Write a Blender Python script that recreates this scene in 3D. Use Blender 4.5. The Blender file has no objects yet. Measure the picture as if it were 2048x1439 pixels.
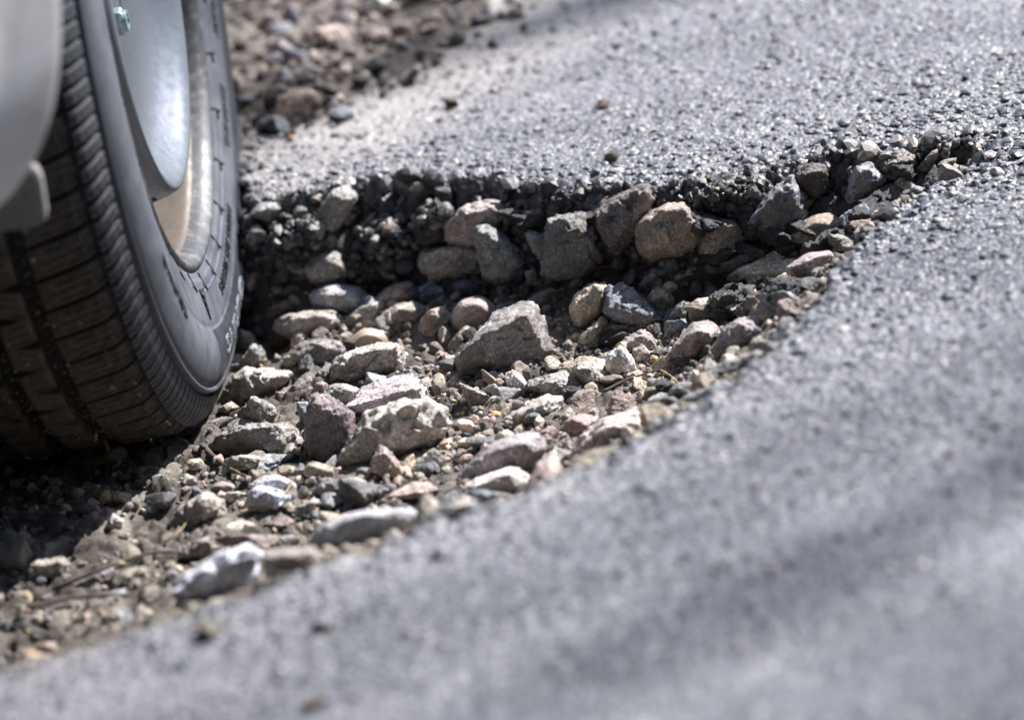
import bpy, bmesh, math, random
import numpy as np
from mathutils import Vector, Matrix

random.seed(7)
RNG = np.random.default_rng(11)
scn = bpy.context.scene
COL = scn.collection

# ------------------------------------------------------------------ camera
TH, RO, DIST, FPX = math.radians(22.0), math.radians(10.6), 3.0, 9211.0
cam_r = np.array([1.0, 0, 0])
cam_v = np.array([0, math.cos(TH), -math.sin(TH)])
cam_u = np.cross(cam_r, cam_v)
cR = math.cos(RO) * cam_r - math.sin(RO) * cam_u
cU = math.sin(RO) * cam_r + math.cos(RO) * cam_u
cC = -DIST * cam_v
cam_data = bpy.data.cameras.new("camera")
cam = bpy.data.objects.new("camera", cam_data)
COL.objects.link(cam)
M = Matrix.Identity(4)
for i in range(3):
    M[i][0], M[i][1], M[i][2], M[i][3] = cR[i], cU[i], -cam_v[i], cC[i]
cam.matrix_world = M
cam_data.sensor_width = 36.0
cam_data.lens = FPX * 36.0 / 2048.0
cam_data.clip_start = 0.05
cam_data.clip_end = 900.0
cam_data.dof.use_dof = True
cam_data.dof.focus_distance = 3.2
cam_data.dof.aperture_fstop = 3.4
cam_data.dof.aperture_blades = 0
scn.camera = cam

# ------------------------------------------------------------------ light
SUN_AZ, SUN_EL = 61.0, 49.0     # degrees to the right of straight ahead, above the ground
sd_ = np.array([math.sin(math.radians(SUN_AZ)) * math.cos(math.radians(SUN_EL)),
                math.cos(math.radians(SUN_AZ)) * math.cos(math.radians(SUN_EL)),
                math.sin(math.radians(SUN_EL))])
sl = bpy.data.lights.new("sun", 'SUN')
sl.energy = 5.0
sl.angle = math.radians(0.55)
sl.color = (1.0, 0.965, 0.935)
so = bpy.data.objects.new("sun", sl)
so.rotation_euler = Vector(sd_).to_track_quat('Z', 'Y').to_euler()
so.location = (3, 3, 4)
COL.objects.link(so)
world = bpy.data.worlds.new("World")
scn.world = world
world.use_nodes = True
wn = world.node_tree
wn.nodes.clear()
wo = wn.nodes.new('ShaderNodeOutputWorld')
wb = wn.nodes.new('ShaderNodeBackground')
sk = wn.nodes.new('ShaderNodeTexSky')
sk.sky_type = 'NISHITA'
sk.sun_disc = False
sk.sun_elevation = math.radians(SUN_EL)
sk.sun_rotation = math.radians(SUN_AZ)
wb.inputs[1].default_value = 0.070
wn.links.new(sk.outputs[0], wb.inputs[0])
wn.links.new(wb.outputs[0], wo.inputs[0])
scn.view_settings.view_transform = 'Standard'
scn.view_settings.look = 'None'
scn.view_settings.exposure = 1.45
scn.view_settings.gamma = 1.0
scn.view_settings.use_curve_mapping = False

# ------------------------------------------------------------------ helpers
def ray(px, py):
    d = cam_v + (px - 1024.0) / FPX * cR + (719.5 - py) / FPX * cU
    return d / np.linalg.norm(d)

def on_plane(px, py, z=0.0):
    d = ray(px, py)
    return cC + d * ((z - cC[2]) / d[2])

def at_y(px, py, y):
    d = ray(px, py)
    return cC + d * ((y - cC[1]) / d[1])

def _hash(ix, iy, iz, seed):
    h = (ix.astype(np.int64) * 374761393 + iy.astype(np.int64) * 668265263 + iz.astype(np.int64) * 2147483647 + seed * 974634777)
    h = (h ^ (h >> 13)) * 1274126177
    h = (h ^ (h >> 16)) & 0xFFFFFF
    return h / float(0xFFFFFF)

def vnoise(P, seed=0):
    """value noise -1..1 on an (n,3) or (n,2) array"""
    if P.shape[1] == 2:
        P = np.c_[P, np.zeros(len(P))]
    F = np.floor(P)
    f = P - F
    f = f * f * f * (f * (f * 6 - 15) + 10)
    I = F.astype(np.int64)
    out = 0
    for dx in (0, 1):
        wx = f[:, 0] if dx else 1 - f[:, 0]
        for dy in (0, 1):
            wy = f[:, 1] if dy else 1 - f[:, 1]
            for dz in (0, 1):
                wz = f[:, 2] if dz else 1 - f[:, 2]
                out = out + wx * wy * wz * _hash(I[:, 0] + dx, I[:, 1] + dy, I[:, 2] + dz, seed)
    return out * 2 - 1

def fbm(P, octs=4, seed=0, gain=0.5):
    a, s, o = 1.0, 0.0, 0.0
    for k in range(octs):
        o = o + a * vnoise(P * (2.03 ** k) + 17.3 * k, seed + k)
        s += a
        a *= gain
    return o / s

def cells(P, size, seed=0):
    """2-D jittered cells: nearest distance, second nearest, cell id value"""
    G = P / size
    I = np.floor(G).astype(np.int64)
    best = np.full(len(P), 9.0); sec = np.full(len(P), 9.0); idv = np.zeros(len(P))
    zz = np.zeros(len(P), dtype=np.int64)
    for dx in (-1, 0, 1):
        for dy in (-1, 0, 1):
            a, b = I[:, 0] + dx, I[:, 1] + dy
            jx, jy = _hash(a, b, zz, seed + 1), _hash(a, b, zz, seed + 2)
            d = np.hypot(a + jx - G[:, 0], b + jy - G[:, 1])
            v = _hash(a, b, zz, seed + 3)
            m = d < best
            sec = np.where(m, best, np.minimum(sec, d))
            idv = np.where(m, v, idv)
            best = np.where(m, d, best)
    return best, sec, idv

def sstep(a, b, x):
    t = np.clip((x - a) / (b - a), 0, 1)
    return t * t * (3 - 2 * t)

def mesh_np(name, V, F, mat=None, smooth=True, tint=None, dusty=None):
    """V (n,3); F (m,3) or (m,4) array"""
    me = bpy.data.meshes.new(name)
    V = np.asarray(V, dtype=np.float32); F = np.asarray(F, dtype=np.int32)
    k = F.shape[1]
    me.vertices.add(len(V)); me.vertices.foreach_set('co', V.ravel())
    me.loops.add(F.size); me.loops.foreach_set('vertex_index', F.ravel())
    me.polygons.add(len(F))
    me.polygons.foreach_set('loop_start', np.arange(0, F.size, k, dtype=np.int32))
    me.polygons.foreach_set('loop_total', np.full(len(F), k, dtype=np.int32))
    me.polygons.foreach_set('use_smooth', np.full(len(F), smooth, dtype=bool))
    me.update(calc_edges=True)
    if tint is not None:
        a = me.attributes.new('tint', 'FLOAT', 'POINT')
        a.data.foreach_set('value', np.asarray(tint, dtype=np.float32))
    if dusty is not None:
        a = me.attributes.new('dusty', 'FLOAT', 'POINT')
        a.data.foreach_set('value', np.asarray(dusty, dtype=np.float32))
    if mat:
        me.materials.append(mat)
    return me

def link(name, me, parent=None, loc=None):
    o = bpy.data.objects.new(name, me)
    COL.objects.link(o)
    if parent:
        o.parent = parent
    if loc is not None:
        o.location = loc
    return o

def tag(o, label=None, cat=None, group=None, kind=None):
    if label: o['label'] = label
    if cat: o['category'] = cat
    if group: o['group'] = group
    if kind: o['kind'] = kind
    return o

def ico(sub):
    bm = bmesh.new()
    bmesh.ops.create_icosphere(bm, subdivisions=sub, radius=1.0)
    V = np.array([v.co[:] for v in bm.verts]); F = np.array([[v.index for v in f.verts] for f in bm.faces])
    bm.free()
    return V / np.linalg.norm(V, axis=1)[:, None], F
ICO = {k: ico(k) for k in (1, 2, 3, 4, 5, 6)}

# ------------------------------------------------------------------ materials
class Mat:
    def __init__(s, name, rough=0.8, spec=0.4):
        s.m = bpy.data.materials.new(name); s.m.use_nodes = True
        s.t = s.m.node_tree; s.n = s.t.nodes; s.l = s.t.links
        s.b = s.n['Principled BSDF']
        s.b.inputs['Roughness'].default_value = rough
        s.b.inputs['Specular IOR Level'].default_value = spec
        s.co = s.n.new('ShaderNodeTexCoord').outputs['Object']
    def set(s, sock, v):
        if hasattr(v, 'links') or isinstance(v, bpy.types.NodeSocket):
            s.l.new(v, sock)
        else:
            sock.default_value = v
    def noise(s, scale, detail=4, rough=0.55, vec=None, dist=0.0):
        n = s.n.new('ShaderNodeTexNoise')
        n.inputs['Scale'].default_value = scale; n.inputs['Detail'].default_value = detail
        n.inputs['Roughness'].default_value = rough; n.inputs['Distortion'].default_value = dist
        s.l.new(vec or s.co, n.inputs['Vector'])
        return n.outputs['Fac']
    def voro(s, scale, out='Distance', vec=None, feature='F1'):
        n = s.n.new('ShaderNodeTexVoronoi'); n.inputs['Scale'].default_value = scale; n.feature = feature
        s.l.new(vec or s.co, n.inputs['Vector'])
        return n.outputs[out]
    def ramp(s, fac, stops):
        n = s.n.new('ShaderNodeValToRGB')
        e = n.color_ramp.elements
        while len(e) < len(stops): e.new(0.5)
        for q, (p, c) in zip(e, stops):
            q.position = p
            q.color = (c, c, c, 1) if isinstance(c, (int, float)) else (*c, 1)
        s.l.new(fac, n.inputs[0])
        return n.outputs[0]
    def mix(s, fac, a, b, mode='MIX'):
        n = s.n.new('ShaderNodeMix'); n.data_type = 'RGBA'; n.blend_type = mode
        s.set(n.inputs[0], fac)
        for i, v in ((6, a), (7, b)):
            if isinstance(v, (tuple, list)): v = (*v, 1) if len(v) == 3 else v
            s.set(n.inputs[i], v)
        return n.outputs[2]
    def math(s, op, a, b=0.0, clamp=False):
        n = s.n.new('ShaderNodeMath'); n.operation = op; n.use_clamp = clamp
        s.set(n.inputs[0], a); s.set(n.inputs[1], b)
        return n.outputs[0]
    def attr(s, name):
        n = s.n.new('ShaderNodeAttribute'); n.attribute_name = name
        return n.outputs['Fac']
    def bump(s, h, strength=0.5, dist=0.001, normal=None):
        n = s.n.new('ShaderNodeBump'); n.inputs['Strength'].default_value = strength
        n.inputs['Distance'].default_value = dist
        s.l.new(h, n.inputs['Height'])
        if normal: s.l.new(normal, n.inputs['Normal'])
        return n.outputs[0]
    def done(s, color=None, rough=None, normal=None, metal=None):
        if color is not None:
            if isinstance(color, (tuple, list)): color = (*color, 1) if len(color) == 3 else color
            s.set(s.b.inputs['Base Color'], color)
        if rough is not None: s.set(s.b.inputs['Roughness'], rough)
        if normal is not None: s.l.new(normal, s.b.inputs['Normal'])
        if metal is not None: s.set(s.b.inputs['Metallic'], metal)
        return s.m

# rock: colour from the object's own colour
m = Mat('rock', 0.6, 0.5)
oi = m.n.new('ShaderNodeObjectInfo')
mp = m.n.new('ShaderNodeMapping'); m.l.new(m.co, mp.inputs['Vector'])
rv = m.n.new('ShaderNodeVectorMath'); rv.operation = 'SCALE'; rv.inputs[0].default_value = (7.1, 3.3, 5.7)
m.l.new(oi.outputs['Random'], rv.inputs['Scale']); m.l.new(rv.outputs[0], mp.inputs['Location'])
v = mp.outputs[0]
big = m.noise(55, 5, 0.65, v, 0.6)
fine = m.noise(420, 4, 0.7, v)
sp = m.voro(900, 'Color', v)
bw = m.n.new('ShaderNodeRGBToBW'); m.l.new(sp, bw.inputs[0])
c = m.mix(1.0, oi.outputs['Color'], m.ramp(big, [(0.28, 0.50), (0.5, 0.95), (0.72, 1.55)]), 'MULTIPLY')
c = m.mix(1.0, c, m.ramp(fine, [(0.3, 0.6), (0.5, 1.0), (0.7, 1.4)]), 'MULTIPLY')
c = m.mix(1.0, c, m.ramp(bw.outputs[0], [(0.1, 0.62), (0.5, 1.0), (0.8, 1.25), (0.92, 2.3)]), 'MULTIPLY')
stain = m.ramp(m.noise(75, 3, 0.6, v, 1.0), [(0.52, 0.0), (0.68, 0.55)])
c = m.mix(stain, c, (0.20, 0.155, 0.11))
nb = m.bump(m.noise(180, 6, 0.72, v), 1.0, 0.0022)
nb = m.bump(fine, 0.6, 0.0006, nb)
ROCK = m.done(c, m.ramp(m.noise(250, 3, 0.5, v), [(0.3, 0.38), (0.7, 0.72)]), nb)

# smooth pebble variant
m = Mat('smooth_pebble', 0.6, 0.4)
oi = m.n.new('ShaderNodeObjectInfo')
c = m.mix(1.0, oi.outputs['Color'], m.ramp(m.noise(90, 5, 0.6, None, 0.8), [(0.3, 0.62), (0.5, 1.0), (0.75, 1.35)]), 'MULTIPLY')
c = m.mix(m.ramp(m.noise(500, 3, 0.6), [(0.55, 0.0), (0.75, 0.5)]), c, (0.10, 0.075, 0.06))
SMOOTH = m.done(c, None, m.bump(m.noise(300, 5, 0.6), 0.4, 0.0006))

# gravel / dirt grains, colour from tint attribute
def grain_mat(name, stops, rough=0.8, spec=0.4):
    m = Mat(name, rough, spec)
    c = m.ramp(m.attr('tint'), stops)
    c = m.mix(1.0, c, m.ramp(m.noise(380, 4, 0.7), [(0.3, 0.55), (0.5, 1.0), (0.72, 1.5)]), 'MULTIPLY')
    return m.done(c, None, m.bump(m.noise(600, 4, 0.7), 0.6, 0.0006))
GRAVEL = grain_mat('gravel_grain', [(0.0, (0.02, 0.02, 0.024)), (0.2, (0.08, 0.072, 0.065)), (0.4, (0.15, 0.132, 0.115)),
                                    (0.55, (0.25, 0.215, 0.175)), (0.7, (0.15, 0.155, 0.175)), (0.82, (0.30, 0.22, 0.19)),
                                    (0.93, (0.38, 0.34, 0.28)), (1.0, (0.33, 0.22, 0.11))])
BITGRAIN = grain_mat('bitumen_coated_grain', [(0.0, (0.007, 0.007, 0.009)), (0.55, (0.018, 0.018, 0.023)), (0.8, (0.045, 0.043, 0.047)),
                                              (0.9, (0.12, 0.115, 0.12)), (1.0, (0.22, 0.17, 0.13))], 0.5, 0.6)
AGG = grain_mat('road_aggregate', [(0.0, (0.028, 0.032, 0.043)), (0.3, (0.070, 0.076, 0.098)), (0.6, (0.122, 0.128, 0.152)),
                                   (0.82, (0.20, 0.195, 0.215)), (0.93, (0.17, 0.135, 0.135)), (1.0, (0.36, 0.35, 0.36))], 0.46, 0.6)
VERGE = grain_mat('verge_grain', [(0.0, (0.02, 0.019, 0.022)), (0.3, (0.08, 0.066, 0.066)), (0.6, (0.16, 0.13, 0.12)),
                                  (0.8, (0.24, 0.195, 0.18)), (0.93, (0.12, 0.13, 0.16)), (1.0, (0.52, 0.45, 0.38))])

# asphalt
m = Mat('asphalt', 0.5, 0.65)
cell = m.voro(270, 'Color'); bw = m.n.new('ShaderNodeRGBToBW'); m.l.new(cell, bw.inputs[0])
cd = m.voro(270)
c = m.ramp(bw.outputs[0], [(0.15, (0.020, 0.023, 0.031)), (0.4, (0.068, 0.073, 0.090)), (0.6, (0.125, 0.131, 0.154)), (0.8, (0.225, 0.228, 0.25)), (0.93, (0.39, 0.385, 0.385))])
c = m.mix(m.ramp(cd, [(0.35, 0.0), (0.62, 0.8)]), c, (0.04, 0.04, 0.046))
fb = m.noise(700, 3, 0.7)
c = m.mix(1.0, c, m.ramp(fb, [(0.3, 0.55), (0.5, 1.0), (0.72, 1.5)]), 'MULTIPLY')
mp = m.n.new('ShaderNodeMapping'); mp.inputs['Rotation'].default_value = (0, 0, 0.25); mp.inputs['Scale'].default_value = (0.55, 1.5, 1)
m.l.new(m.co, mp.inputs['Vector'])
dust_dapple = m.ramp(m.noise(5.5, 6, 0.62, mp.outputs[0], 0.5), [(0.36, 0.0), (0.50, 0.18), (0.66, 0.60)])  # dust mottling plus bands of dappled light put into the colour
c = m.mix(dust_dapple, c, (0.172, 0.173, 0.197))
c = m.mix(m.attr('dusty'), c, (0.30, 0.275, 0.26))
dirt = m.ramp(m.noise(16, 4, 0.6, mp.outputs[0]), [(0.60, 0.0), (0.76, 0.5)])
c = m.mix(dirt, c, (0.085, 0.078, 0.08))
c = m.mix(m.attr('tint'), c, (0.018, 0.018, 0.022))      # fresh broken edge
nb = m.bump(m.ramp(cd, [(0.1, 1.0), (0.6, 0.0)]), 0.55, 0.0020)
nb = m.bump(fb, 0.6, 0.0007, nb)
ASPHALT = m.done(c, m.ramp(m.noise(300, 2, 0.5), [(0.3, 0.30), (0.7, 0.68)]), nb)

# sandy dirt
m = Mat('sandy_dirt', 0.95, 0.15)
c = m.ramp(m.noise(26, 6, 0.65, None, 0.4), [(0.3, (0.034, 0.031, 0.030)), (0.49, (0.105, 0.094, 0.085)), (0.68, (0.265, 0.236, 0.209))])
c = m.mix(1.0, c, m.ramp(m.noise(900, 3, 0.7), [(0.3, 0.5), (0.5, 1.0), (0.72, 1.6)]), 'MULTIPLY')
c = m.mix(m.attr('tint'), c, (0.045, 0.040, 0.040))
nb = m.bump(m.noise(260, 6, 0.75), 1.0, 0.0022)
nb = m.bump(m.noise(1100, 3, 0.7), 0.7, 0.0007, nb)
DIRT = m.done(c, None, nb)

# bitumen lump
m = Mat('bitumen_lump', 0.42, 0.65)
c = m.ramp(m.noise(330, 5, 0.7), [(0.35, (0.010, 0.011, 0.014)), (0.6, (0.035, 0.036, 0.042)), (0.78, (0.12, 0.12, 0.13))])
c = m.mix(m.ramp(m.noise(60, 4, 0.6), [(0.55, 0.0), (0.8, 0.6)]), c, (0.14, 0.115, 0.09))
BITUMEN = m.done(c, m.ramp(m.noise(200, 3, 0.5), [(0.3, 0.28), (0.7, 0.75)]), m.bump(m.noise(420, 6, 0.75), 1.0, 0.0024))

def wood_mat(name, a, b, rough=0.85):
    m = Mat(name, rough, 0.25)
    mp = m.n.new('ShaderNodeMapping'); mp.inputs['Scale'].default_value = (1, 6, 6); m.l.new(m.co, mp.inputs['Vector'])
    n_ = m.noise(160, 5, 0.7, mp.outputs[0])
    return m.done(m.ramp(n_, [(0.3, a), (0.7, b)]), None, m.bump(n_, 0.8, 0.001))
TWIG = wood_mat('grey_twig_bark', (0.03, 0.026, 0.024), (0.13, 0.11, 0.095))
BARK = wood_mat('brown_bark_fibre', (0.035, 0.020, 0.013), (0.13, 0.075, 0.045))
STRAW = wood_mat('dry_straw', (0.20, 0.13, 0.07), (0.42, 0.30, 0.18), 0.6)

# ------------------------------------------------------------------ terrain
NEAR = [(-3200, 2050), (-900, 1560), (-300, 1420), (0, 1330), (180, 1275), (300, 1240), (420, 1195), (520, 1160), (640, 1108), (720, 1090), (820, 1047),
        (900, 1015), (1060, 962), (1130, 927), (1200, 895), (1290, 850), (1380, 800), (1450, 760), (1500, 722), (1560, 668), (1600, 620),
        (1640, 560), (1680, 505), (1740, 443), (1800, 402), (1860, 367), (1930, 325), (1985, 290)]
REAR = [(1985, 290), (1930, 282), (1850, 285), (1760, 296), (1690, 298), (1600, 314), (1500, 342), (1440, 348), (1350, 362), (1280, 368), (1200, 366),
        (1150, 372), (1050, 372), (950, 352), (880, 355), (800, 352), (700, 362), (600, 385), (495, 400), (470, 350), (440, 240), (300, 200),
        (0, 250), (-900, 420), (-3200, 800)]
VERGE_L = [(-3200, 760), (-900, 350), (300, 215), (440, 260), (490, 288), (600, 262), (700, 226), (790, 185), (880, 130), (950, 85), (1010, 40), (1070, -10), (1250, -130), (1700, -420), (3400, -1300)]
wn_ = np.array([on_plane(*p)[:2] for p in NEAR]); wr_ = np.array([on_plane(*p)[:2] for p in REAR])
wv_ = np.array([on_plane(*p)[:2] for p in VERGE_L])

def seg_dist(P, L):
    d = np.full(len(P), 1e9)
    for a, b in zip(L[:-1], L[1:]):
        e = b - a
        t = np.clip(((P - a) @ e) / (e @ e), 0, 1)
        q = P - a - t[:, None] * e
        d = np.minimum(d, np.hypot(q[:, 0], q[:, 1]))
    return d

def inside(P, poly):
    r = np.zeros(len(P), bool)
    n = len(poly)
    for i in range(n):
        a, b = poly[i], poly[(i + 1) % n]
        if a[1] == b[1]: continue
        c = ((a[1] > P[:, 1]) != (b[1] > P[:, 1])) & (P[:, 0] < (b[0] - a[0]) * (P[:, 1] - a[1]) / (b[1] - a[1]) + a[0])
        r ^= c
    return r
PIT = np.vstack([wn_, wr_[1:]])
vpoly = np.vstack([wv_, [[wv_[-1][0], 60.0]], [[-60.0, 60.0]], [[-60.0, wv_[0][1]]]])

def axis(lo, hi, step, far, growth=1.07, mid=None):
    a = list(np.arange(lo, hi, step))
    s = step
    right = [];  x = a[-1]
    while x < far:
        s = s * growth; x += s; right.append(x)
    s = step; left = []; x = a[0]
    while x > -far:
        s = s * growth; x -= s; left.append(x)
    return np.array(left[::-1] + a + right)
XS = axis(-0.42, 0.58, 0.0019, 240, 1.035)
YS = axis(-0.22, 0.62, 0.0022, 240, 1.035)
GX, GY = np.meshgrid(XS, YS)
GP = np.c_[GX.ravel(), GY.ravel()]

def pit_fields(P):
    dn, dr = seg_dist(P, wn_), seg_dist(P, wr_)
    ins = inside(P, PIT)
    sd = np.where(ins, -1, 1) * np.minimum(dn, dr)
    return sd, dn, dr, ins
near_m = (np.abs(GP[:, 0]) < 3) & (np.abs(GP[:, 1]) < 3)
sd = np.full(len(GP), 5.0); dn = sd.copy(); dr = sd.copy(); ins = np.zeros(len(GP), bool)
a_, b_, c_, d_ = pit_fields(GP[near_m]); sd[near_m] = a_; dn[near_m] = b_; dr[near_m] = c_; ins[near_m] = d_
vd = np.where(inside(GP, vpoly), 1, -1) * np.minimum(seg_dist(GP, wv_), 50)
rag = np.zeros(len(GP)); rag[near_m] = fbm(GP[near_m] / 0.02, 4, 5) * 0.009 + fbm(GP[near_m] / 0.06, 2, 6) * 0.007
sdr = sd + rag
far_damp = 1.0 / (1 + (np.hypot(GP[:, 0], GP[:, 1]) / 3.0) ** 2)

# road surface: chips of aggregate standing proud, more ravelled towards the broken edge
f1, f2, idv = cells(GP, 0.0068, 3)
g1, g2, idg = cells(GP, 0.0038, 9)
dome = np.clip(1 - f1 * 1.5, 0, 1) ** 0.6 * (0.25 + 0.75 * idv)
dome2 = np.clip(1 - g1 * 1.4, 0, 1) * idg
edge = np.exp(-np.clip(sd, 0, 1) / 0.03)
ravel = np.exp(-((GP[:, 0] - 0.36) ** 2 / 0.05 + (GP[:, 1] - 0.24) ** 2 / 0.02))
zr = 0.0006 * fbm(GP / 0.05, 3, 21) * far_damp + 0.004 * fbm(GP / 0.35, 3, 2) * far_damp
amp = (0.0014 + 0.0026 * np.clip(edge + ravel * 0.6, 0, 1)) * far_damp
zr = zr + amp * (dome - 0.35) + amp * 0.6 * (dome2 - 0.3)
lump = fbm(GP / 0.012, 3, 31)
zr = zr - 0.008 * edge ** 2 * (0.6 + lump)
drop = sstep(0.004, -0.010, sdr)
zr = zr - 0.050 * drop
ii = np.arange(len(GP)).reshape(GX.shape)
Q = np.stack([ii[:-1, :-1], ii[:-1, 1:], ii[1:, 1:], ii[1:, :-1]], -1).reshape(-1, 4)
sq = sdr[Q].max(1)
keep = (sq > -0.011) & (vd[Q].min(1) < 0.35)
def compact(V, F, *att):
    u, inv = np.unique(F.ravel(), return_inverse=True)
    return (V[u], inv.reshape(F.shape)) + tuple(t[u] for t in att)
tint = np.clip(sstep(0.006, -0.006, sdr) * 0.95 + np.clip(edge - 0.55, 0, 1) * 0.5 * (lump > -0.1), 0, 1)
dusty = 0.75 * sstep(-0.16, 0.02, vd + 0.05 * fbm(GP / 0.07, 4, 91)) + 0.35 * sstep(0.05, 0.0, np.abs(dn)) * (GP[:, 0] < 0.1) * (0.5 + fbm(GP / 0.03, 3, 92))
V, F, T, Dd = compact(np.c_[GP, zr], Q[keep], tint, np.clip(dusty, 0, 0.85))
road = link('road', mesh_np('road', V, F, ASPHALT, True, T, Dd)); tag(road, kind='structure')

# dirt under and beside the road
def dirt_height(P, sd, dn, dr, vd):
    x = P[:, 0]
    wn2 = 0.17 + 0.08 * sstep(0.15, -0.25, x)
    prof = sstep(-0.004, 0.036, dr) * sstep(0.0, 1.0, dn / wn2) ** 0.8
    z = -0.022 - 0.074 * prof
    z = z - 0.02 * np.exp(-(((x + 0.30) / 0.12) ** 2 + ((P[:, 1] - 0.31) / 0.09) ** 2))
    z = z + 0.012 * np.exp(-((dr - 0.055) / 0.03) ** 2) * (x > -0.15)
    z = z + 0.010 * fbm(P / 0.07, 3, 41) * prof
    z = z + 0.0050 * fbm(P / 0.016, 4, 44, 0.6)
    q1 = cells(P, 0.021, 201); q2 = cells(P, 0.011, 202)
    q3 = cells(P + 0.006 * np.c_[vnoise(P / 0.01, 7), vnoise(P / 0.01, 8)], 0.030, 203)
    left = sstep(0.0, -0.18, x)
    z = z + left * 0.0085 * sstep(0.02, 0.16, q3[1] - q3[0]) * (q3[2] - 0.3) + left * 0.006 * np.abs(fbm(P / 0.02, 4, 88))
    z = z + 0.0042 * sstep(0.04, 0.22, q1[1] - q1[0]) * (q1[2] - 0.35) + 0.0022 * sstep(0.05, 0.3, q2[1] - q2[0]) * (q2[2] - 0.3)
    return z
dfar = np.clip(far_damp * 1.2, 0, 1)
zd_in = dirt_height(GP, sd, dn, dr, vd)
crumbs = cells(GP, 0.006, 77)
zc = 0.0022 * np.clip(1 - crumbs[0] * 1.3, 0, 1) * crumbs[2] * dfar
zv = -0.028 + 0.036 * sstep(-0.03, 0.05, vd + 0.02 * fbm(GP / 0.06, 3, 55)) + 0.012 * sstep(0.1, 0.9, vd) + (0.008 * fbm(GP / 0.08, 4, 57, 0.6)) * dfar
zd = np.where(ins, zd_in, zv) + zc
# blend at the pit border
tb = sstep(0.012, 0.0, sd)
zd = np.where(ins, zd, zd * (1 - tb) + (-0.03) * tb)
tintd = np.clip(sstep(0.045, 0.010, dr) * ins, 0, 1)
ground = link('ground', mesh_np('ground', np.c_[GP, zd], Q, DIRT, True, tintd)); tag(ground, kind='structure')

# combined height lookup
ZTOP = np.where(sdr > -0.006, np.maximum(zr, zd), zd).reshape(GX.shape)
ZTOP = np.where((vd.reshape(GX.shape) > 0.34), zd.reshape(GX.shape), ZTOP)
def height(P):
    P = np.atleast_2d(P)
    ix = np.clip(np.searchsorted(XS, P[:, 0]) - 1, 0, len(XS) - 2); iy = np.clip(np.searchsorted(YS, P[:, 1]) - 1, 0, len(YS) - 2)
    fx = (P[:, 0] - XS[ix]) / (XS[ix + 1] - XS[ix]); fy = (P[:, 1] - YS[iy]) / (YS[iy + 1] - YS[iy])
    return (ZTOP[iy, ix] * (1 - fx) * (1 - fy) + ZTOP[iy, ix + 1] * fx * (1 - fy) + ZTOP[iy + 1, ix] * (1 - fx) * fy + ZTOP[iy + 1, ix + 1] * fx * fy)
TT = np.arange(1.6, 9.0, 0.002)
def hit(px, py):
    d = ray(px, py)
    P = cC + TT[:, None] * d
    k = np.argmax(P[:, 2] < height(P[:, :2]))
    return P[k]

# ------------------------------------------------------------------ rocks
def hull_planes(pts):
    bm = bmesh.new()
    for p in pts: bm.verts.new(p)
    bmesh.ops.convex_hull(bm, input=bm.verts)
    bm.normal_update()
    c = pts.mean(0)
    N, D = [], []
    for f in bm.faces:
        if f.calc_area() < 1e-9: continue
        n = np.array(f.normal[:]); p = np.array(f.verts[0].co[:])
        d = n @ (p - c)
        if d < 0: n, d = -n, -d
        if d < 1e-5: continue
        if any(np.dot(n, n2) > 0.985 and abs(d - d2) < 0.15 * d for n2, d2 in zip(N, D)): continue
        N.append(n); D.append(d)
    bm.free()
    return c, np.array(N), np.array(D)

def facets(P, seed):
    """3-D jittered cells, each carrying a tilted plane"""
    I = np.floor(P).astype(np.int64)
    best = np.full(len(P), 99.0); out = np.zeros(len(P))
    for dx in (-1, 0, 1):
        for dy in (-1, 0, 1):
            for dz in (-1, 0, 1):
                a, b, c = I[:, 0] + dx, I[:, 1] + dy, I[:, 2] + dz
                h = _hash(a, b, c, seed); h2 = (h * 917.3) % 1; h3 = (h * 5231.7) % 1
                ex = a + 0.15 + 0.7 * h - P[:, 0]; ey = b + 0.15 + 0.7 * h2 - P[:, 1]; ez = c + 0.15 + 0.7 * h3 - P[:, 2]
                d = ex * ex + ey * ey + ez * ez
                m_ = d < best
                t = (h2 - 0.5) * ex + (h3 - 0.5) * ey + (h - 0.5) * ez
                out = np.where(m_, t * 1.6 + (h3 - 0.5) * 0.8, out)
                best = np.where(m_, d, best)
    return out

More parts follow.
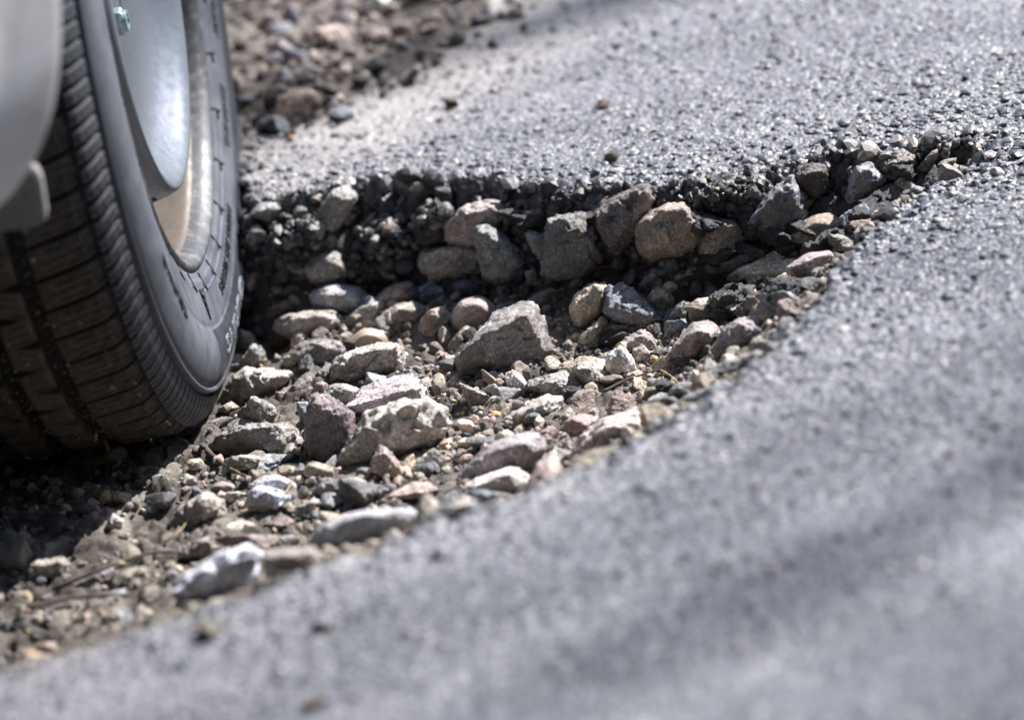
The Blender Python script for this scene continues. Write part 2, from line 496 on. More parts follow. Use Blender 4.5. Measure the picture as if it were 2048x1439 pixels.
def rock_mesh(name, pts, sharp, seed, sub, chips=6, rough=0.03, base=None, mat=None, cav=0.0):
    """rounded convex stone: soft intersection of its face planes, then broken up by noise"""
    rs = np.random.default_rng(seed)
    c, N, D = hull_planes(pts)
    ext = (pts.max(0) - pts.min(0)) / 2
    size = ext.mean()
    # extra chipped facets, mostly on the open sides
    for _ in range(chips):
        d = rs.normal(size=3); d[1] -= 0.5; d[2] += 0.4; d /= np.linalg.norm(d)
        sup = ((pts - c) @ d).max() * rs.uniform(0.86, 0.97)
        N = np.vstack([N, d]); D = np.append(D, sup)
    U, F = ICO[sub]
    dirs = U * ext; L = np.linalg.norm(dirs, axis=1); dirs = dirs / L[:, None]
    den = dirs @ N.T
    q = np.where(den > 1e-6, den / D[None, :], 0)
    p = sharp * 2.4
    r = 1.0 / (np.sum(q ** p, axis=1) ** (1.0 / p) + 1e-9)
    P = dirs * r[:, None]
    w = P / size
    n1 = fbm(w * 1.7 + seed * 3.1, 3, seed); n2 = fbm(w * 5 + seed, 4, seed + 5, 0.62); n3 = fbm(w * 19, 3, seed + 9, 0.6)
    ridged = 1 - np.abs(fbm(w * 2.6 + 40, 4, seed + 14, 0.6)) * 2
    # flat flaked facets, each cell tilted its own way
    fl = facets(w * 1.9 + 0.35 * vnoise(w * 3, seed)[:, None], seed) + 0.45 * facets(w * 4.3, seed + 2)
    k_ = np.clip(sharp / 16.0, 0.15, 1.3)
    disp = rough * (0.8 * n1 + 0.55 * n2 + 0.28 * n3 + 0.6 * (ridged - 0.6) + 1.8 * k_ * fl)
    sdv = rs.normal(size=3); sdv[2] += 0.8; sdv /= np.linalg.norm(sdv)
    saw = (w @ sdv) * rs.uniform(2.2, 4.0) + 0.7 * fbm(w * 1.4 + 9, 3, seed + 21); saw = saw - np.floor(saw)
    disp = disp + rough * k_ * 0.7 * (saw ** 3 - 0.25)
    P = P * (1 + disp * 1.25)[:, None]
    # keep the traced size in the view plane
    for ax in (cR, cU):
        want = 1.04 * np.ptp((pts - c) @ ax); a = P @ ax
        sc_ = want / np.ptp(a)
        P = P + ((sc_ - 1) * a)[:, None] * ax
        a = P @ ax; tgt = (pts - c) @ ax
        P = P + ((tgt.max() + tgt.min()) / 2 - (a.max() + a.min()) / 2) * ax
    o = base if base is not None else c
    return mesh_np(name, P + c - o, F, mat or ROCK, True), o

NROCK = [0]
def place_rock(name, label, cat, outline, col, sharp=16, thick=0.85, ridge=None, dy=0.0, ref=None, chips=6, rough=0.035, group=None, mat=None, lean=0.45, sub=None, sink=0.006, bulge=0.12):
    NROCK[0] += 1
    seed = NROCK[0] * 7 + 3
    if cat in ('stone', 'rock'): sharp = max(sharp, 13); rough *= 1.15
    O = np.array(outline, float)
    upd = np.array([-math.sin(RO), -math.cos(RO)])
    rtd = np.array([math.cos(RO), -math.sin(RO)])
    hgt = O @ upd; lat = O @ rtd
    t = (hgt - hgt.min()) / (hgt.max() - hgt.min() + 1e-6)
    k = int(np.argmin(hgt))
    low = O[t < 0.18].mean(0)
    base = hit(*(ref if ref else low))
    y0 = base[1] + dy - (0.010 if O[:, 1].max() < 565 and dy >= 0 else 0)
    depth = np.linalg.norm(base - cC)
    mpp = depth / FPX
    width = (lat.max() - lat.min()) * mpp
    tall = (hgt.max() - hgt.min()) * mpp
    T = thick * min(width, 1.35 * tall + 0.006)
    mid = (lat - lat.mean()) / (np.ptp(lat) / 2 + 1e-6)
    pts = []
    for (px, py), tt, ml in zip(O, t, mid):
        # a silhouette point sits further back the higher it is, and towards the flanks
        pts.append(at_y(px, py, y0 + T * (lean * tt + 0.25 * abs(ml) ** 2)))
    ctr = O.mean(0)
    if ridge is None:
        ridge = [tuple(ctr + (O[i] - ctr) * 0.62) for i in range(0, len(O), 2) if t[i] > 0.25]
        ridge.append(tuple(ctr + upd * -0.1 * np.ptp(hgt)))
    for px, py in ridge:
        pts.append(at_y(px, py, y0 - T * bulge))
    low_pts = [p for p, tt in zip(pts, t) if tt < 0.4]
    P = np.array(pts)
    # back of the stone, sinking into the ground behind the silhouette
    back = []
    for (px, py), tt, p in zip(O, t, pts[:len(O)]):
        q = ctr + (np.array([px, py]) - ctr) * 0.72
        b = at_y(q[0], q[1], p[1]) + cam_v * T * 0.75
        back.append(b)
    zmin = min(p[2] for p in pts)
    foot = [p + np.array([0, T * 0.25, -sink]) for p in low_pts] + [p + np.array([0, T * 0.8, -sink - 0.25 * T]) for p in low_pts]
    P = np.vstack([P, back, foot])
    wpx = np.ptp(lat)
    s = sub or (6 if wpx > 62 else 5 if wpx > 26 else 4)
    b0 = np.array([P[:, 0].mean(), P[:, 1].mean(), P[:, 2].min()])
    me, o = rock_mesh(name, P, sharp, seed, s, chips, rough, b0, mat)
    ob = link(name, me, None, tuple(o))
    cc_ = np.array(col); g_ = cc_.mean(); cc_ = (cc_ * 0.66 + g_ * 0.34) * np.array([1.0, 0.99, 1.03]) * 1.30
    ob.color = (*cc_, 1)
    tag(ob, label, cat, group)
    return ob

# ------------------------------------------------------------------ the stones of the pothole
GREY = (0.17, 0.17, 0.18); BLUE = (0.125, 0.135, 0.155); BLUEL = (0.27, 0.30, 0.36); BROWN = (0.185, 0.145, 0.115); PINK = (0.24, 0.19, 0.175)
TAN = (0.33, 0.265, 0.185); DARK = (0.07, 0.072, 0.08); PURP = (0.20, 0.145, 0.155); SAND = (0.29, 0.25, 0.20); OLIVE = (0.33, 0.30, 0.25); BLK = (0.02, 0.02, 0.024)
WHITE = (0.50, 0.46, 0.42)
R_ = place_rock
R_('stone', 'broad pinkish brown stone wedged under the left end of the broken asphalt ledge', 'stone', [(892,482),(894,445),(917,414),(961,400),(994,401),(1039,419),(1044,444),(1030,475),(972,484)], PINK, 14, 0.7, dy=0.004)
R_('stone', 'squat brown stone stacked just right of the broad pinkish brown one', 'stone', [(1035,467),(1033,439),(1050,419),(1086,407),(1104,417),(1100,444),(1086,467)], BROWN, 13, 0.7, dy=0.01)
R_('stone', 'blue grey stone tucked behind the dark flat-topped block', 'stone', [(1111,433),(1110,411),(1133,394),(1172,385),(1192,392),(1189,428),(1150,440)], (0.15,0.155,0.17), 16, 0.6, dy=0.02)
R_('stone', 'large dark purplish block leaning left with a shiny chipped upper corner', 'stone', [(1185,419),(1200,408),(1244,389),(1297,367),(1328,386),(1314,417),(1283,444),(1267,472),(1239,517),(1225,511),(1197,467)], (0.115,0.095,0.098), 22, 0.7, [(1200,420),(1285,372),(1300,400),(1262,450),(1235,490),(1205,455)], rough=0.03)
R_('stone', 'large rounded brown boulder with rust stained base under the ledge', 'stone', [(1271,465),(1278,445),(1305,425),(1337,410),(1368,404),(1399,417),(1417,434),(1405,465),(1396,493),(1365,510),(1306,524),(1281,507)], (0.21,0.165,0.12), 12, 0.8, [(1290,455),(1330,425),(1385,425),(1395,455),(1350,485),(1300,490)])
R_('stone', 'brown blunt stone pressed against the right side of the large brown boulder', 'stone', [(1392,479),(1406,451),(1420,432),(1458,441),(1486,444),(1493,465),(1500,486),(1472,503),(1431,519),(1399,503)], (0.17,0.14,0.115), 14, 0.7)
R_('stone', 'small grey cube of stone perched in front of the bitumen edge', 'stone', [(1450,417),(1458,408),(1493,408),(1497,420),(1490,439),(1451,437)], (0.11,0.115,0.125), 24, 0.8, [(1453,414),(1490,413),(1486,433),(1455,432)], dy=-0.004, chips=2)
R_('stone', 'big blue grey angular slab slanting up to the right under the ledge', 'stone', [(1490,444),(1507,417),(1545,382),(1583,351),(1597,365),(1603,396),(1618,417),(1625,444),(1583,462),(1556,476),(1517,481),(1493,465)], BLUE, 24, 0.65, [(1500,442),(1545,392),(1584,362),(1592,400),(1560,435),(1530,465)])
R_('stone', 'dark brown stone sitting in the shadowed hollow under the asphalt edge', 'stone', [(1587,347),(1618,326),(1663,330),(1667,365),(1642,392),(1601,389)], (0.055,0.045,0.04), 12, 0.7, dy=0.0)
R_('stone', 'blue grey faceted stone at the narrow right end of the pothole', 'stone', [(1691,396),(1698,365),(1708,333),(1740,325),(1771,351),(1790,372),(1753,382),(1736,403),(1698,413)], (0.16,0.17,0.19), 22, 0.7, [(1700,380),(1714,340),(1742,334),(1765,360),(1730,380)])
R_('stone', 'grey low stone in front of the faceted one at the narrow right end', 'stone', [(1729,413),(1750,382),(1785,377),(1802,389),(1792,406),(1764,420)], (0.11,0.11,0.125), 14, 0.7)
R_('stone', 'flat brown slab jutting from the asphalt near the right tip of the pothole', 'stone', [(1766,330),(1806,302),(1847,312),(1833,330),(1792,344),(1771,340)], (0.16,0.14,0.12), 20, 0.8)
R_('stone', 'small upright purplish splinter beside the flat slab at the right tip', 'stone', [(1833,337),(1861,302),(1875,295),(1878,312),(1858,333)], (0.17,0.14,0.135), 20, 0.7)
R_('stone', 'last thin brownish chip at the extreme right tip of the pothole', 'stone', [(1875,330),(1889,319),(1913,316),(1910,330),(1885,340)], (0.17,0.15,0.12), 18, 0.8)
R_('stone', 'small round grey stone between the right tip slab and the near road edge', 'stone', [(1790,365),(1806,352),(1823,360),(1822,385),(1800,390)], (0.12,0.12,0.13), 10, 0.8)
R_('stone', 'long tan cobble with streaked grain half buried near the right end', 'cobble', [(1561,482),(1590,451),(1632,431),(1677,425),(1698,448),(1674,468),(1642,482),(1615,503),(1585,495)], (0.23,0.18,0.13), 8, 0.7, rough=0.015, chips=1)
R_('asphalt_chunk', 'shiny black asphalt nugget left of the long tan cobble', 'asphalt chunk', [(1545,493),(1562,483),(1597,486),(1611,503),(1583,517),(1556,516)], BLK, 16, 0.8, mat=BITUMEN, rough=0.06)
R_('asphalt_chunk', 'black asphalt lump leaning on the right half of the tan cobble', 'asphalt chunk', [(1621,490),(1640,469),(1674,455),(1705,465),(1690,490),(1660,506),(1628,503)], BLK, 14, 0.8, mat=BITUMEN, rough=0.08)
R_('asphalt_chunk', 'brownish asphalt lump above the right end of the tan cobble', 'asphalt chunk', [(1694,430),(1715,412),(1743,423),(1745,444),(1705,458)], BLK, 12, 0.8, mat=BITUMEN, rough=0.08)
R_('stone', 'dark flat slate piece lying below the brown blunt stone', 'stone', [(1431,531),(1444,517),(1493,503),(1524,502),(1528,514),(1493,528),(1444,542)], (0.08,0.082,0.095), 18, 0.9)
R_('stone', 'smooth pink stone against the near road edge below the tan cobble', 'stone', [(1573,537),(1611,510),(1656,502),(1665,514),(1640,540),(1618,556),(1583,552)], (0.30,0.225,0.22), 12, 0.8, rough=0.02)
R_('stone', 'flat pinkish sliver lying left of the smooth pink stone', 'stone', [(1455,552),(1476,535),(1500,524),(1512,536),(1480,555)], PINK, 16, 0.8)
R_('stone', 'rosy rounded stone with a red spot between the bark strips and the black lumps', 'stone', [(1342,556),(1361,535),(1396,528),(1417,538),(1410,556),(1354,565)], (0.30,0.20,0.20), 10, 0.8)
R_('stone', 'grey flattened stone directly below the right end of the bark strips', 'stone', [(1274,573),(1288,545),(1312,535),(1333,545),(1328,568),(1295,582)], (0.18,0.175,0.17), 12, 0.8)
R_('stone', 'small blue black stone lying on the end of the bark strips', 'stone', [(1326,533),(1333,516),(1351,514),(1360,531),(1340,544)], (0.05,0.06,0.08), 18, 0.8, dy=-0.006)
R_('stone', 'pale tan upright pebble right of the blue and white angular stone', 'stone', [(1295,597),(1312,576),(1337,575),(1354,594),(1351,611),(1326,630),(1306,620)], TAN, 11, 0.75)
R_('stone', 'small pale tan pebble above the upright tan one', 'pebble', [(1325,571),(1340,561),(1358,569),(1354,583),(1333,582)], (0.32,0.27,0.21), 9, 0.8)
R_('stone', 'egg shaped beige pebble furthest right of the pale tan ones', 'pebble', [(1361,565),(1378,557),(1387,573),(1378,585),(1363,583)], (0.30,0.26,0.21), 9, 0.8)
R_('stone', 'yellowish tan cobble behind the split tan stone', 'stone', [(1121,595),(1128,569),(1156,558),(1181,557),(1203,563),(1190,590),(1150,625),(1139,630),(1124,622)], (0.32,0.24,0.15), 10, 0.7, dy=0.02)
R_('stone', 'yellowish tan stone touching the left side of the blue and white angular stone', 'stone', [(1139,619),(1147,594),(1169,583),(1183,567),(1213,565),(1210,617),(1192,636),(1158,660),(1147,639)], (0.37,0.29,0.19), 13, 0.75, [(1155,605),(1190,575),(1206,575),(1200,615),(1165,640)])
R_('stone', 'dark blue angular stone with a pale top, right of the tan one', 'stone', [(1206,619),(1211,570),(1244,565),(1267,575),(1283,592),(1294,611),(1325,637),(1319,649),(1281,659),(1239,646),(1208,630)], (0.115,0.13,0.155), 22, 0.75, [(1209,618),(1240,608),(1275,622),(1315,642)])
R_('stone', 'grey brown wedge lying behind the yellowish tan pair', 'stone', [(1039,610),(1072,586),(1114,561),(1156,554),(1144,566),(1126,590),(1124,627),(1092,630),(1060,618)], (0.16,0.14,0.125), 14, 0.7, dy=0.01)
R_('stone', 'large dark angular rock with light edges standing in the middle of the pothole', 'rock', [(913,732),(920,715),(937,700),(960,672),(978,647),(995,622),(1040,610),(1067,604),(1080,612),(1092,653),(1112,725),(1103,742),(1060,735),(1020,735),(925,757),(915,750)], (0.145,0.135,0.125), 34, 0.55, [(918,716),(940,690),(977,665),(1027,645),(1056,634),(1073,663),(1088,700),(1098,738)], rough=0.022, chips=0, bulge=0.05, lean=0.8, sink=0.0)
R_('stone', 'round pinkish cobble behind the left shoulder of the large dark rock', 'cobble', [(903,640),(905,620),(917,603),(940,595),(962,593),(983,603),(997,617),(995,640),(968,657),(947,665),(927,664),(910,654)], (0.27,0.205,0.185), 7, 0.8, rough=0.015, chips=1)
R_('stone', 'tan knobbly stone left of the round pinkish cobble', 'stone', [(833,669),(842,640),(853,620),(873,612),(890,612),(903,623),(905,643),(883,660),(863,674),(843,680)], (0.26,0.20,0.14), 9, 0.8, rough=0.05)
R_('stone', 'rough blue grey crystalline stone with sparkling top', 'stone', [(822,588),(830,573),(860,559),(887,562),(900,573),(903,587),(895,597),(887,612),(855,617),(835,609),(825,600)], (0.22,0.245,0.30), 20, 0.8, rough=0.07)
R_('stone', 'flat brownish stone left of the blue grey crystalline one', 'stone', [(728,629),(745,605),(765,583),(790,568),(825,563),(838,575),(835,600),(800,615),(760,632)], (0.20,0.15,0.125), 10, 0.8, rough=0.025)
R_('stone', 'low brown ridge of stone below the flat brownish one', 'stone', [(755,652),(765,628),(792,610),(828,603),(850,615),(855,630),(840,645),(825,658),(775,664)], (0.20,0.165,0.125), 11, 0.8)
R_('stone', 'pale blue white cobble with an orange fleck near the tyre', 'cobble', [(620,602),(622,585),(648,573),(688,570),(725,578),(738,593),(738,607),(725,630),(700,624),(670,620),(640,618),(625,612)], (0.30,0.305,0.32), 11, 0.8, rough=0.035)
R_('stone', 'small smooth bluish pebble pointing upward beside the crystalline stone', 'pebble', [(892,602),(903,588),(917,577),(927,573),(950,583),(947,595),(930,600),(913,609),(903,615),(893,612)], (0.28,0.30,0.36), 9, 0.8, mat=SMOOTH, rough=0.02)
R_('stone', 'dark bluish flat stone below the grey pyramid rock', 'stone', [(903,575),(912,563),(930,559),(960,562),(968,573),(960,585),(922,582)], (0.10,0.11,0.135), 11, 0.9)
R_('stone', 'small grey upright splinter between the pyramid rock and the dark rock', 'stone', [(993,578),(1000,563),(1015,563),(1023,583),(1013,599),(1000,594)], (0.20,0.20,0.20), 18, 0.8)
R_('stone', 'pale grey ragged stone under the flat-topped block', 'stone', [(1037,600),(1042,562),(1053,558),(1077,570),(1079,582),(1052,602)], (0.24,0.245,0.24), 16, 0.8, rough=0.06)
R_('stone', 'tiny reddish brown chip beside the pale ragged stone', 'pebble', [(1018,595),(1024,590),(1038,588),(1042,596),(1030,600)], (0.20,0.13,0.10), 12, 0.9)
R_('stone', 'pale flat stone poking out left of the long grey boulder', 'stone', [(832,500),(840,483),(865,473),(888,468),(896,482),(880,500),(845,512)], (0.25,0.235,0.21), 14, 0.7, dy=0.02)
R_('stone', 'long pale grey boulder lying at the left of the stone wall', 'stone', [(836,518),(842,510),(875,495),(900,487),(950,480),(965,505),(975,535),(970,550),(933,553),(864,558),(843,538)], (0.235,0.22,0.19), 20, 0.6, [(850,520),(900,498),(955,490),(955,540),(870,545)], dy=-0.002)
R_('stone', 'grey pyramid shaped rock leaning on the long pale boulder', 'rock', [(950,472),(953,456),(969,450),(994,456),(1017,478),(1044,503),(1072,528),(1067,538),(1031,552),(997,563),(969,548),(955,515)], (0.17,0.175,0.18), 20, 0.65, [(958,470),(975,468),(1000,505),(1040,530),(1000,545)], dy=-0.01)
R_('stone', 'small pointed grey wedge between the pyramid rock and the flat-topped block', 'stone', [(1050,466),(1058,460),(1097,472),(1099,496),(1081,508),(1064,491)], (0.20,0.20,0.205), 18, 0.7, dy=0.005, ref=(1075,520))
R_('stone', 'dark block with a pale flat top in the middle of the stone wall', 'rock', [(1081,522),(1094,494),(1097,467),(1096,442),(1125,432),(1156,425),(1181,429),(1189,450),(1194,478),(1217,519),(1206,530),(1175,540),(1156,552),(1094,558),(1083,538)], (0.125,0.125,0.122), 26, 0.6, [(1100,446),(1153,452),(1163,458),(1180,495),(1195,525),(1150,545),(1095,548)], chips=3, lean=0.6, bulge=0.06)
R_('stone', 'little grey block on the pothole floor left of the flat-topped rock foot', 'pebble', [(1050,545),(1052,541),(1069,539),(1075,550),(1056,560)], (0.14,0.145,0.15), 18, 0.9)
# left part, near the tyre
R_('stone', 'long arched brown stone nearest the tyre on the pothole floor', 'stone', [(510,637),(525,620),(550,603),(570,595),(590,595),(612,605),(612,618),(575,632),(517,645)], (0.20,0.165,0.125), 11, 0.8)
R_('stone', 'wide flat beige slab with a light rim in front of the arched stone', 'stone', [(548,660),(555,638),(563,630),(590,623),(628,622),(667,621),(682,632),(692,647),(680,659),(662,669),(620,673),(570,669)], (0.24,0.205,0.17), 13, 0.75, chips=3)
R_('wood_fragment', 'reddish brown crumbling bark fragment standing on end', 'bark piece', [(540,693),(545,675),(563,658),(583,643),(598,647),(590,662),(583,685),(563,704)], (0.10,0.055,0.04), 9, 0.8, mat=BARK, rough=0.10)
R_('stone', 'small cream coloured stone right of the reddish bark fragment', 'stone', [(582,689),(585,670),(600,662),(615,673),(608,684),(587,699)], (0.42,0.36,0.27), 14, 0.8, rough=0.06)
R_('stone', 'broad grey hump of stone below the wide beige slab', 'stone', [(573,712),(603,685),(645,677),(673,683),(693,697),(695,710),(675,722),(653,727),(620,730),(587,725)], (0.17,0.155,0.135), 11, 0.7)
R_('stone', 'smooth egg shaped brown cobble resting behind the pitted pale boulder', 'cobble', [(695,698),(703,678),(723,660),(745,657),(768,667),(777,684),(765,700),(720,706),(702,706)], (0.27,0.20,0.14), 6, 0.85, mat=SMOOTH, rough=0.006, chips=0, sub=6)
R_('stone', 'pitted pale boulder in front of the smooth egg shaped cobble', 'rock', [(661,750),(672,717),(692,706),(733,689),(789,685),(817,697),(820,733),(789,749),(733,763),(692,769),(667,763)], (0.27,0.24,0.20), 14, 0.75, [(680,735),(700,712),(760,700),(805,702),(805,730),(740,748),(690,755)], rough=0.05)
R_('stone', 'sandy stone touching the lower edge of the tyre wall', 'stone', [(472,703),(470,668),(480,658),(503,667),(515,687),(503,700)], (0.28,0.235,0.19), 11, 0.8)
R_('stone', 'peaked grey stone between the tyre and the broad grey hump', 'stone', [(473,735),(490,713),(507,687),(522,693),(532,703),(530,719),(507,734)], (0.20,0.185,0.16), 17, 0.8, [(505,695),(510,728)])
R_('stone', 'long low sandy boulder lying beside the foot of the tyre', 'rock', [(428,808),(450,760),(483,733),(525,733),(578,742),(585,755),(550,774),(511,796),(469,819),(435,817)], (0.27,0.235,0.195), 12, 0.8, rough=0.045)
R_('stone', 'diamond shaped stone with a dark left face below the sandy boulder', 'stone', [(475,828),(492,808),(508,792),(544,808),(569,828),(567,849),(517,848),(489,846)], (0.19,0.175,0.155), 24, 0.7, [(509,796),(522,842)], chips=1)
R_('stone', 'low dark wedge with a sunlit right face left of the purple rock', 'rock', [(417,896),(442,869),(492,847),(539,844),(608,853),(612,892),(606,910),(583,921),(525,916),(469,910),(428,902)], (0.16,0.15,0.14), 22, 0.65, [(450,872),(500,855),(550,852),(580,895),(585,912)], chips=2)
R_('stone', 'dull red pebble leaning behind the purple rock', 'pebble', [(619,796),(631,767),(644,763),(656,769),(650,791)], (0.21,0.14,0.15), 12, 0.8, ref=(635,815))
R_('stone', 'rounded grey green stone perched behind the purple rock', 'stone', [(644,790),(656,772),(686,767),(714,775),(719,783),(696,808),(678,815),(650,800)], (0.23,0.22,0.19), 9, 0.8, ref=(680,850))
R_('stone', 'tall purple rock with a dark shaded front in the foreground rubble', 'rock', [(610,900),(609,844),(614,806),(631,789),(650,786),(681,808),(705,822),(707,861),(696,888),(678,919),(644,930),(619,916)], (0.155,0.115,0.12), 16, 0.7, [(618,812),(648,796),(690,822),(690,870),(660,915),(620,900)], chips=2, lean=0.55)
R_('stone', 'long mauve wedge with a broad lit top behind the cream and olive rock', 'rock', [(690,812),(719,780),(761,761),(828,747),(844,769),(855,799),(817,812),(756,828),(710,826)], (0.27,0.215,0.225), 26, 0.9, [(700,815),(756,800),(800,785),(838,775),(850,802)], chips=0, ref=(770,850), lean=0.9, bulge=0.05)
R_('stone', 'big cream and olive rock sloping down to the left in the foreground rubble', 'rock', [(680,905),(722,846),(747,819),(789,803),(833,797),(872,808),(903,828),(900,858),(872,877),(833,888),(794,910),(733,933),(680,938),(669,924)], (0.34,0.31,0.255), 15, 0.7, [(700,905),(740,840),(800,815),(860,818),(880,845),(800,890),(720,920)], rough=0.05)
R_('stone', 'small reddish white jagged stone at the foot of the cream and olive rock', 'stone', [(742,930),(758,889),(778,894),(803,931),(800,941),(783,958),(761,960)], (0.30,0.22,0.18), 18, 0.75, rough=0.06)
R_('stone', 'pale upright stub of stone under the right side of the large dark rock', 'stone', [(1010,752),(1012,744),(1026,740),(1041,747),(1055,767),(1049,784),(1026,796),(1017,784)], (0.42,0.385,0.33), 15, 0.8)
R_('stone', 'speckled oval stone lying right of the large dark rock', 'stone', [(1141,735),(1158,722),(1178,727),(1208,752),(1211,764),(1196,772),(1167,763)], (0.26,0.24,0.205), 10, 0.8, rough=0.05)
R_('stone', 'white and blue chipped stone behind the speckled oval one', 'stone', [(1211,723),(1219,706),(1243,691),(1261,706),(1272,732),(1255,749),(1225,754)], (0.42,0.40,0.38), 18, 0.75)
R_('stone', 'knobbly tan lump right of the white and blue chipped stone', 'stone', [(1265,700),(1284,688),(1307,706),(1298,719),(1269,725)], (0.29,0.24,0.19), 12, 0.8, rough=0.07)
R_('stone', 'triangular mauve brown stone behind the knobbly tan lump', 'stone', [(1222,704),(1240,682),(1284,659),(1307,667),(1331,691),(1319,712),(1266,715)], (0.19,0.155,0.145), 17, 0.7, dy=0.01)
R_('stone', 'large pinkish brown stone sloping down below the black asphalt lump', 'rock', [(1319,725),(1354,682),(1387,647),(1425,641),(1441,660),(1433,694),(1387,725),(1334,738)], (0.25,0.20,0.175), 14, 0.75)
R_('stone', 'flat faced pink grey stone right of the large pinkish brown one', 'stone', [(1424,696),(1441,660),(1472,635),(1524,630),(1530,660),(1502,689),(1453,707)], (0.25,0.205,0.205), 16, 0.75)
R_('asphalt_chunk', 'large rounded black asphalt lump overhanging the pinkish stones', 'asphalt chunk', [(1406,630),(1424,590),(1458,566),(1503,573),(1519,601),(1509,634),(1458,648),(1424,641)], BLK, 12, 0.85, mat=BITUMEN, rough=0.09)
R_('asphalt_chunk', 'black ridged asphalt lump next to the near road edge', 'asphalt chunk', [(1521,590),(1538,559),(1583,552),(1620,562),(1599,592),(1562,620),(1528,606)], BLK, 14, 0.85, mat=BITUMEN, rough=0.10)
R_('asphalt_chunk', 'slim black asphalt ridge above the two large black lumps', 'asphalt chunk', [(1495,560),(1538,530),(1569,526),(1573,549),(1530,568)], BLK, 12, 0.85, mat=BITUMEN, rough=0.10)
R_('stone', 'pink granite pebble squeezed left of the large rounded black lump', 'stone', [(1373,637),(1378,608),(1396,595),(1417,597),(1420,625),(1405,643),(1378,652)], (0.30,0.22,0.21), 11, 0.8)
R_('stone', 'dark speckled stone left of the pink granite pebble', 'stone', [(1326,641),(1340,618),(1365,601),(1380,606),(1374,641),(1342,664)], (0.10,0.095,0.095), 13, 0.8, rough=0.07)
R_('stone', 'tan slab slanting below the yellowish tan pair', 'stone', [(1146,702),(1161,670),(1202,634),(1219,646),(1192,675),(1183,690),(1154,700)], (0.29,0.24,0.175), 16, 0.8)
R_('asphalt_chunk', 'black tarry piece in the hollow under the dark blue angular stone', 'asphalt chunk', [(1187,684),(1217,656),(1255,659),(1269,667),(1250,690),(1215,694)], BLK, 14, 0.8, mat=BITUMEN, rough=0.08)
R_('stone', 'thin slanting grey flake under the left corner of the large dark rock', 'stone', [(920,766),(938,771),(973,789),(996,799),(975,816),(944,813),(926,793)], (0.19,0.18,0.155), 22, 0.6)
R_('stone', 'low tan grey plate right of the pale upright stub', 'stone', [(1055,778),(1061,761),(1093,750),(1132,741),(1173,770),(1169,781),(1114,793),(1085,784)], (0.24,0.215,0.185), 18, 0.85)
R_('asphalt_chunk', 'small black nugget between the tan grey plate and the pale ridge', 'asphalt chunk', [(1121,784),(1135,771),(1161,774),(1172,794),(1151,810),(1129,804)], BLK, 20, 0.85, mat=BITUMEN, rough=0.06)
R_('stone', 'long pale ridge of stone running down left below the black nugget', 'rock', [(982,856),(1026,823),(1067,805),(1093,788),(1123,791),(1125,817),(1101,845),(1055,862),(1002,862)], (0.29,0.265,0.22), 15, 0.75, rough=0.05)
R_('stone', 'small beige triangle of stone right of the pale ridge', 'stone', [(1112,848),(1140,815),(1160,843),(1132,855)], (0.30,0.255,0.20), 24, 0.8)
R_('pebble', 'slim honey yellow pebble above the round yellow one', 'pebble', [(913,846),(923,838),(944,844),(959,868),(938,872)], (0.46,0.36,0.22), 10, 0.8, mat=SMOOTH)
R_('pebble', 'round glossy yellow pebble near the cream and olive rock', 'pebble', [(913,886),(929,875),(950,878),(959,893),(941,898)], (0.50,0.39,0.23), 8, 0.8, mat=SMOOTH)
R_('stone', 'long smooth mauve boulder lying parallel to the near road edge', 'rock', [(903,971),(932,931),(976,890),(1032,867),(1070,865),(1089,881),(1090,898),(1069,913),(1055,932),(1014,956),(953,978)], (0.24,0.20,0.205), 8, 0.7, rough=0.02, chips=2)
R_('stone', 'small grey green stone in front of the mauve boulder tip', 'stone', [(1043,927),(1055,911),(1082,912),(1088,925),(1075,945),(1052,942)], (0.24,0.23,0.19), 11, 0.8)
R_('stone', 'upright tan oval pebble beside the mauve boulder tip', 'pebble', [(1090,933),(1095,908),(1108,901),(1117,911),(1113,930),(1096,940)], (0.32,0.28,0.22), 9, 0.8)
R_('stone', 'big pink and cream rock emerging at the near road edge', 'rock', [(1128,926),(1161,870),(1202,832),(1269,815),(1286,833),(1312,843),(1290,868),(1205,903),(1143,934)], (0.38,0.29,0.255), 15, 0.75, rough=0.05)
R_('stone', 'sunbleached cobble at the near road edge below the mauve boulder', 'cobble', [(905,990),(967,952),(1026,934),(1054,941),(1060,966),(1026,988),(938,1010)], (0.42,0.37,0.32), 10, 0.8, rough=0.04)
R_('stone', 'flat bluish grey cobble sunk in dirt at the near road edge', 'cobble', [(610,1100),(637,1057),(674,1039),(700,1028),(780,1018),(835,1022),(810,1058),(740,1085),(650,1112)], (0.25,0.255,0.27), 9, 0.7, rough=0.03)
R_('stone', 'low cream stone between the flat bluish cobble and the sunbleached cobble', 'stone', [(832,1050),(868,1012),(930,998),(958,1005),(905,1032)], (0.34,0.31,0.275), 12, 0.8)
R_('stone', 'bluish white quartz hump left of the foreground puddle of sand', 'stone', [(498,971),(517,956),(554,949),(592,964),(605,984),(562,992),(502,980)], (0.37,0.37,0.38), 12, 0.8, rough=0.05)
R_('stone', 'blue marbled stone in front of the bluish white quartz hump', 'stone', [(487,1016),(494,982),(517,971),(562,979),(586,994),(556,1020),(494,1028)], (0.30,0.33,0.40), 12, 0.8, rough=0.05)
R_('stone', 'small smooth brown pebble left of the quartz hump', 'pebble', [(423,975),(442,962),(464,967),(478,981),(449,985)], (0.20,0.16,0.13), 8, 0.85, mat=SMOOTH)
